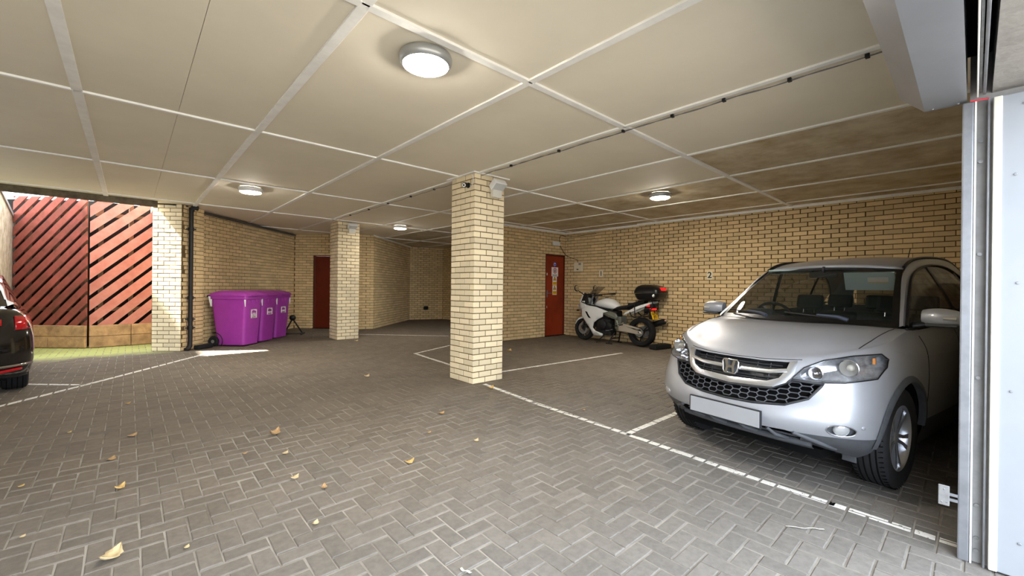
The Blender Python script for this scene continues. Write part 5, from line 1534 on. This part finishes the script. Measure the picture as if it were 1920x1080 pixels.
# ------------------------------------------------------------------ white motorbike by the right wall
def make_bike():
    e = empty('motorbike', (8.12, 4.78, 0), math.pi/2, 'white sports touring motorbike with a black top box, against the right wall', 'motorbike')
    # local frame: x forwards, y to the bike's left (towards the camera), z up; the rear axle stands over the origin
    M_W = mat('white_fairing', (228, 228, 226), rough=.22, spec=.5, coat=.6)
    M_FR = mat('grey_frame', (120, 122, 112), rough=.4, metal=.5)
    M_ENG = mat('engine_black', (36, 36, 38), rough=.5, metal=.3, var=.3, vscale=30)
    M_GLS = mat('smoked_screen', (120, 104, 78), rough=.05, spec=.6, alpha=.45)
    M_ST = mat('seat_vinyl', (26, 26, 28), rough=.7, bump=.3, bscale=200)
    M_SWG = mat('bare_alloy', (206, 198, 184), rough=.35, metal=.7)
    M_RED = mat('red_lens', (200, 20, 26), rough=.15, emit=(.8, .02, .02), estr=.15)
    M_YEL = mat('plate_yellow', (236, 190, 30), rough=.4)
    M_BOX = mat('topbox_black', (20, 20, 22), rough=.35, spec=.5)
    def shell(poly, fn, name, m, thick=.012, par=None, nu=10, nv=8, mirror=True):
        for s in ((1, -1) if mirror else (1,)):
            b_ = bmesh.new()
            b_.faces.new([b_.verts.new((p[0], 0, p[1])) for p in poly])
            for k, n_ in ((0, nu), (2, nv)):
                q = 0 if k == 0 else 1
                lo, hi = min(p[q] for p in poly), max(p[q] for p in poly)
                for i in range(1, n_):
                    co = [0, 0, 0]; co[k] = lo+(hi-lo)*i/n_; no = [0, 0, 0]; no[k] = 1
                    bmesh.ops.bisect_plane(b_, geom=b_.verts[:]+b_.edges[:]+b_.faces[:], plane_co=co, plane_no=no)
            for v in b_.verts: v.co.y = s*fn(v.co.x, v.co.z)
            o = MB().bm(b_).build(name, m, par or e, smooth=45)
            s_ = o.modifiers.new('thick', 'SOLIDIFY'); s_.thickness = thick; s_.offset = 0
    def loft(secs, name, m, par=None, smooth=50, cap=True):
        b_ = MB(); b_.grid(secs, closed=True)
        if cap: b_.poly(secs[0][::-1]); b_.poly(secs[-1])
        return b_.build(name, m, par or e, smooth=smooth)
    def oval(x, z, ry, rz, n=20, p=1.0, y=0, tilt=0):
        out = []
        for i in range(n):
            t = 2*math.pi*i/n
            c, s = math.cos(t), math.sin(t)
            yy = ry*math.copysign(abs(c)**p, c); zz = rz*math.copysign(abs(s)**p, s)
            out.append((x+tilt*zz, y+yy, z+zz))
        return out
    # ---- wheels
    def wheel(x, r, w, name):
        g = empty(name); g.parent = e; g.location = (x, 0, r)
        MB().lathe([(r*.70, -w*.40), (r*.80, -w*.5), (r*.90, -w*.48), (r*.97, -w*.3), (r, 0), (r*.97, w*.3), (r*.90, w*.48), (r*.80, w*.5), (r*.70, w*.40)], (0, 0, 0), 'Y', 44, cap=False).build('tyre', M_RUBBER, g, smooth=40)
        MB().lathe([(r*.72, -w*.38), (r*.66, -w*.34), (r*.63, 0), (r*.66, w*.34), (r*.72, w*.38), (r*.70, 0)], (0, 0, 0), 'Y', 40, cap=False).build('rim', M_ENG, g, smooth=40)
        MB().lathe([(.03, -w*.5), (.045, -w*.4), (.045, w*.4), (.03, w*.5)], (0, 0, 0), 'Y', 20).build('hub', M_ENG, g, smooth=40)
        for q in range(3):
            t = 2*math.pi*q/3+.5
            for d in (-.18, .18):
                MB().tube([(.04*math.cos(t), 0, .04*math.sin(t)), (r*.66*math.cos(t+d), 0, r*.66*math.sin(t+d))], [.016, .011], 8).build('spoke', M_ENG, g, smooth=50)
        return g
    fwh = wheel(1.52, .282, .115, 'front_wheel')
    for s in (1, -1):
        MB().lathe([(.075, s*.066), (.135, s*.066), (.135, s*.071), (.075, s*.071)], (0, 0, 0), 'Y', 36, cap=False).build('brake_disc', M_STEEL_D, fwh)
        MB().bbox((-.13, s*.055, .02), (-.06, s*.085, .11), .01).build('caliper', M_ENG, fwh)
    rwh = wheel(0, .315, .17, 'rear_wheel')
    MB().lathe([(.05, .088), (.105, .088), (.105, .096), (.05, .096)], (0, 0, 0), 'Y', 36, cap=False).build('sprocket', M_STEEL_D, rwh)
    MB().lathe([(.06, -.088), (.12, -.088), (.12, -.093), (.06, -.093)], (0, 0, 0), 'Y', 36, cap=False).build('brake_disc', M_STEEL_D, rwh)
    # ---- forks, mudguard, handlebars
    for s in (1, -1):
        MB().tube([(1.52, s*.092, .28), (1.38, s*.092, .66)], .026, 12).build('fork_lower', M_ENG, e, smooth=50)
        MB().tube([(1.38, s*.092, .66), (1.20, s*.09, 1.09)], .020, 12).build('fork_tube', M_STEEL, e, smooth=50)
        MB().tube([(1.19, s*.07, 1.09), (1.12, s*.22, 1.10), (1.02, s*.31, 1.11), (.98, s*.33, 1.115)], .011, 8).build('handlebar', M_BLACK, e, smooth=50)
        MB().tube([(1.01, s*.32, 1.112), (.93, s*.40, 1.12)], .017, 10).build('grip', M_RUBBER, e, smooth=50)
        MB().tube([(1.05, s*.29, 1.11), (1.05, s*.36, 1.085), (.96, s*.43, 1.09)], .006, 6).build('lever', M_STEEL, e, smooth=50)
        # mirrors
        mi = MB().tube([(1.44, s*.14, 1.08), (1.50, s*.24, 1.16), (1.50, s*.33, 1.21)], [.012, .010, .009], 8).build('mirror', M_BLACK, e, smooth=50)
        T_ = Matrix.Translation((1.49, s*.36, 1.235)) @ Matrix.Rotation(math.radians(8), 4, 'Y')
        MB(T_).lathe([(.02, .03), (.07, .018), (.078, -.004), (.07, -.010)], (0, 0, 0), 'X', 24).build('mirror_head', M_BLACK, mi, smooth=50)
        MB(T_).lathe([(.066, -.011), (.001, -.0115)], (0, 0, 0), 'X', 24, cap=False).build('mirror_glass', M_CHROME, mi)
        # indicators
        MB().lathe([(.012, s*.15), (.022, s*.19), (.020, s*.235), (.008, s*.245)], (1.57, 0, .715), 'Y', 14).build('indicator', M_BLACK, e, smooth=50)
        MB().lathe([(.010, s*.06), (.02, s*.13), (.02, s*.17), (.008, s*.18)], (-.30, 0, .99), 'Y', 14).build('indicator', M_BLACK, e, smooth=50)
    for z in (.70, 1.08): MB().bbox((1.30-(z-.70)*.42-.03, -.13, z-.015), (1.40-(z-.70)*.42, .13, z+.015), .008).build('yoke', M_ENG, e)
    guard = []
    for a in range(20, 150, 10):
        t = math.radians(a); R_ = .300
        guard.append([(1.52+(R_-(.06 if abs(k) == 2 else .012 if abs(k) == 1 else 0))*math.cos(t), .036*k, .282+(R_-(.06 if abs(k) == 2 else .012 if abs(k) == 1 else 0))*math.sin(t)) for k in (-2, -1, 0, 1, 2)])
    go = MB().grid(guard).build('front_mudguard', M_W, e, smooth=60); s_ = go.modifiers.new('thick', 'SOLIDIFY'); s_.thickness = .004
    # ---- fairing
    def fy(x, z):
        a = .20-.10*max(0, (x-1.15)/.5)**2*1.6-.05*abs(z-.6)/.3*(1 if z < .6 else .5)
        return max(.03, a)
    side = [(1.61, .72), (1.61, .88), (1.56, .905), (1.45, .875), (1.33, .84), (1.05, .815), (.72, .725), (.86, .685), (.86, .60), (1.0, .535), (1.12, .45), (1.165, .33), (1.10, .26), (.90, .205), (.92, .155), (1.16, .15), (1.25, .30), (1.38, .44), (1.49, .54), (1.54, .63)]
    shell(side, fy, 'side_fairing', M_W)
    shell([(1.39, .70), (1.32, .69), (1.20, .545), (1.265, .555)], lambda x, z: fy(x, z)+.006, 'air_vent', M_DARK, .006)
    shell([(1.05, .815), (.72, .725), (.69, .74), (1.02, .84), (1.40, .885), (1.42, .865)], lambda x, z: fy(x, z)+.008, 'fairing_trim', M_BLACK, .008)
    # nose cone with headlamp
    loft([[(x, y*w, z) for (y, z) in ((-1, .93), (-.9, .78), (-.55, .70), (0, .68), (.55, .70), (.9, .78), (1, .93), (.6, 1.0), (0, 1.02), (-.6, 1.0))] for x, w in ((1.40, .17), (1.50, .15), (1.58, .115), (1.63, .07), (1.655, .02))], 'nose', M_W)
    MB().grid([[(1.58, y, .90) for y in (-.09, -.03, .03, .09)], [(1.64, y, .83) for y in (-.09, -.03, .03, .09)], [(1.655, y*.8, .76) for y in (-.09, -.03, .03, .09)]]).build('headlamp', mat('bike_lamp_glass', (200, 205, 210), rough=.05, metal=.4), e, smooth=60)
    # screen and cockpit
    scr_ = []
    for k in range(7):
        t = k/6; x = 1.56-.42*t**1.15; z = .90+.385*t**.92; w = .16-.03*t
        scr_.append([(x-.10*(abs(j)/4)**2, w*j/4, z-.02*(abs(j)/4)**2) for j in range(-4, 5)])
    so = MB().grid(scr_).build('screen', M_GLS, e, smooth=60); s_ = so.modifiers.new('thick', 'SOLIDIFY'); s_.thickness = .004
    shell([(1.54, .91), (1.46, 1.13), (1.36, 1.11), (1.28, .885), (1.40, .875)], lambda x, z: .16-.05*(z-.9)/.25-.16*max(0, x-1.42), 'cockpit_panel', M_BLACK)
    shell([(1.565, .90), (1.48, 1.14), (1.455, 1.13), (1.53, .905)], lambda x, z: .165-.05*(z-.9)/.25-.16*max(0, x-1.42), 'screen_edge', M_W)
    MB().bbox((1.30, -.10, 1.02), (1.38, .10, 1.12), .02).build('instruments', M_BLACK, e)
    # ---- tank, seat, tail
    loft([oval(1.16, .86, .08, .06, p=.8), oval(1.08, .885, .13, .085, p=.8), oval(.98, .895, .155, .105, p=.8), oval(.85, .90, .16, .125, p=.8), oval(.70, .875, .14, .115, p=.8), oval(.60, .835, .105, .08, p=.8), oval(.53, .80, .07, .05, p=.8)], 'tank', M_W)
    MB().lathe([(.04, 0), (.04, .012), (.03, .016)], (.90, 0, 1.02), 'Z', 20).build('filler_cap', M_ENG, e, smooth=40)
    loft([oval(.66, .765, .11, .03), oval(.57, .80, .12, .045), oval(.44, .815, .14, .05), oval(.30, .83, .14, .055)], 'rider_seat', M_ST)
    loft([oval(.34, .83, .12, .05), oval(.2, .885, .12, .05), (oval(.05, .94, .11, .045)), oval(-.10, .965, .09, .03)], 'pillion_seat', M_ST)
    shell([(.36, .665), (.31, .73), (.02, .87), (-.31, .985), (-.33, .955), (.02, .80), (.32, .675)], lambda x, z: .145-.06*max(0, (.1-x)/.4), 'tail_panel', M_W, .02)
    MB().bbox((-.30, -.085, .86), (.30, .085, .93), .02).build('tail_core', M_BLACK, e)
    loft([oval(-.10, .80, .075, .09), oval(-.22, .83, .08, .06), oval(-.33, .90, .05, .04)], 'under_tail', M_BLACK)
    for (x, z) in ((-.19, .885), (-.27, .815)): MB().bbox((x-.045, -.06, z-.022), (x+.03, .11, z+.022), .012).build('tail_light', M_RED, e)
    # number plate on its hanger, facing back
    TP = Matrix.Translation((-.30, .02, .685)) @ Matrix.Rotation(math.radians(16), 4, 'Y')
    MB().bbox((-.30, -.03, .60), (-.18, .03, .80), .01).build('plate_hanger', M_BLACK, e)
    np_ = MB(TP).bbox((-.012, -.115, -.085), (-.004, .115, .085), .003).build('number_plate', M_YEL, e)
    for txt, z in (('GU10', .037), ('JFT', -.037)):
        me = text_mesh(txt, .085, 'lettering', M_INK, .002, True)
        me.transform(TP @ Matrix.Translation((-.0135, 0, z)) @ Matrix.Rotation(-math.pi/2, 4, 'Z'))
        link(bpy.data.objects.new('lettering', me), np_)
    # ---- top box on its rack
    secs = []
    def bx(z, x0, x1, w, r=.10, n=5):
        out = []
        for (cx, cy, a0) in ((x1-r, w-r, 0), (x0+r, w-r, 90), (x0+r, -w+r, 180), (x1-r, -w+r, 270)):
            for i in range(n):
                t = math.radians(a0+90*i/(n-1)); out.append((cx+r*math.cos(t), cy+r*math.sin(t), z))
        return out
    bo = loft([bx(1.005, -.38, .02, .17), bx(1.03, -.43, .05, .20), bx(1.09, -.475, .075, .225), bx(1.14, -.49, .085, .235)], 'top_box', M_BOX)
    loft([bx(1.146, -.50, .092, .240), bx(1.18, -.50, .09, .242), bx(1.24, -.475, .075, .225), bx(1.29, -.42, .045, .19), bx(1.325, -.32, -.02, .13)], 'lid', M_BOX, bo)
    MB().bbox((-.505, -.10, 1.20), (-.44, .10, 1.27), .02).build('box_reflector', M_RED, bo)
    MB().lathe([(.03, .238), (.028, .246), (.001, .247)], (-.40, 0, 1.10), 'Y', 18, cap=False).build('lock_cap', M_CHROME, bo)
    for s in (1, -1):
        MB().tube([(.12, s*.11, .90), (0, s*.12, .985), (-.30, s*.12, 1.0), (-.36, s*.08, .995)], .011, 8).build('rack_rail', M_BLACK, e, smooth=50)
        MB().tube([(.20, s*.15, .74), (.14, s*.19, .66), (.06, s*.20, .63), (-.10, s*.19, .66), (-.22, s*.16, .72), (-.30, s*.13, .84), (-.31, s*.11, .98)], .011, 8).build('pannier_rail', M_BLACK, e, smooth=50)
        MB().tube([(.10, s*.15, .92), (.06, s*.19, .84), (.05, s*.20, .66)], .010, 8).build('rack_strut', M_BLACK, e, smooth=50)
    # ---- frame, engine, swingarm, exhaust, stands
    for s in (1, -1):
        shell([(1.12, .80), (1.10, .74), (.74, .60), (.52, .55), (.50, .62), (.56, .70), (.74, .74)], lambda x, z: .155, 'frame_spar', M_FR, .03, mirror=False) if s > 0 else None
        MB().tube([(1.15, s*.12, .82), (.85, s*.15, .70), (.56, s*.14, .60), (.50, s*.12, .40)], [.035, .035, .035, .03], 10).build('frame_tube', M_FR, e, smooth=50)
        MB().bbox((.44, s*.10-.02, .34), (.60, s*.10+.02, .62), .015).build('heel_plate', M_FR, e)
    MB().bbox((.72, -.14, .27), (1.10, .14, .55), .04).build('engine', M_ENG, e)
    MB().lathe([(.11, .14), (.11, .185), (.09, .20), (.001, .203)], (.90, 0, .42), 'Y', 28, cap=False).build('engine_cover', M_ENG, e, smooth=45)
    MB().lathe([(.075, .13), (.075, .175), (.05, .185), (.001, .187)], (.72, 0, .40), 'Y', 24, cap=False).build('sprocket_cover', M_ENG, e, smooth=45)
    MB().bbox((.78, -.12, .54), (1.05, .12, .72), .02).build('cylinder_head', M_ENG, e)
    MB().bbox((.55, -.12, .56), (.80, .12, .74), .03).build('airbox', M_ENG, e)
    MB().bbox((1.12, -.13, .34), (1.18, .13, .66), .01).build('radiator', M_ENG, e)
    MB().bbox((.70, -.12, .17), (1.15, .12, .28), .03).build('belly', M_ENG, e)
    sw = MB().prism([(.49, .315), (.49, .405), (.40, .44), (.02, .345), (-.06, .335), (-.07, .285), (.0, .27)], .10, .135, 'XZ').build('swingarm', M_SWG, e)
    MB().prism([(.49, .33), (.49, .40), (0, .34), (-.06, .30)], -.135, -.10, 'XZ').build('swingarm_beam', M_SWG, sw)
    MB().prism([(.44, .455), (.38, .475), (.02, .415), (-.05, .40), (.0, .385), (.16, .40), (.36, .43)], .118, .15, 'XZ').build('chain_guard', M_SWG, e)
    MB().tube([(.66+.05*math.cos(t), .112, .36+.05*math.sin(t)) for t in [math.radians(a) for a in range(-90, 91, 20)]]+[(0+.105*math.cos(t), .112, .315+.105*math.sin(t)) for t in [math.radians(a) for a in range(90, 271, 15)]]+[(.66, .112, .31)], .009, 6).build('chain', M_ENG, e, smooth=60)
    MB().tube([(-.02, .135, .315), (-.02, .16, .315)], .022, 12).build('axle_nut', M_CHROME, e)
    for (x, z) in ((.53, .47), (.40, .50)):
        ph = MB().tube([(x, .13, z-.06), (x-.02, .15, z-.02), (x-.05, .16, z)], .014, 8).build('footrest_hanger', M_SWG, e, smooth=50)
        MB().tube([(x-.02, .15, z-.05), (x-.03, .24, z-.05)], .013, 8).build('footrest', M_BLACK, ph, smooth=50)
    MB().tube([(.64, .14, .33), (.72, .16, .30), (.80, .17, .29)], .008, 6).build('gear_lever', M_STEEL, e, smooth=50)
    MB().tube([(.20, -.16, .36), (-.05, -.19, .43), (-.12, -.19, .46)], .026, 10).build('exhaust_pipe', M_STEEL_D, e, smooth=50)
    MB().tube([(-.05, -.19, .43), (-.09, -.19, .445), (-.40, -.19, .555), (-.45, -.19, .572)], [.05, .062, .062, .048], 18).build('silencer', M_BLACK, e, smooth=50)
    MB().tube([(-.445, -.19, .571), (-.47, -.19, .579)], [.05, .046], 18).build('silencer_cap', M_CHROME, e, smooth=50)
    MB().tube([(.80, .12, .24), (.92, .24, .08), (.98, .27, .012)], [.013, .012, .012], 8).build('side_stand', M_BLACK, e, smooth=50)
    cs = MB().tube([(.60, .11, .26), (.66, .17, .12), (.70, .20, .015)], .014, 8).build('centre_stand', M_BLACK, e, smooth=50)
    MB().tube([(.60, -.11, .26), (.66, -.17, .12), (.70, -.20, .015)], .014, 8).build('stand_leg', M_BLACK, cs, smooth=50)
    MB().tube([(.62, -.19, .012), (.74, -.21, .012)], .012, 8).build('stand_foot', M_BLACK, cs)
    MB().tube([(.60, .20, .012), (.76, .21, .012)], .012, 8).build('stand_foot', M_BLACK, cs)
    MB().tube([(.66, -.17, .12), (.66, .17, .12)], .012, 8).build('stand_bar', M_BLACK, cs)
    return e
make_bike()
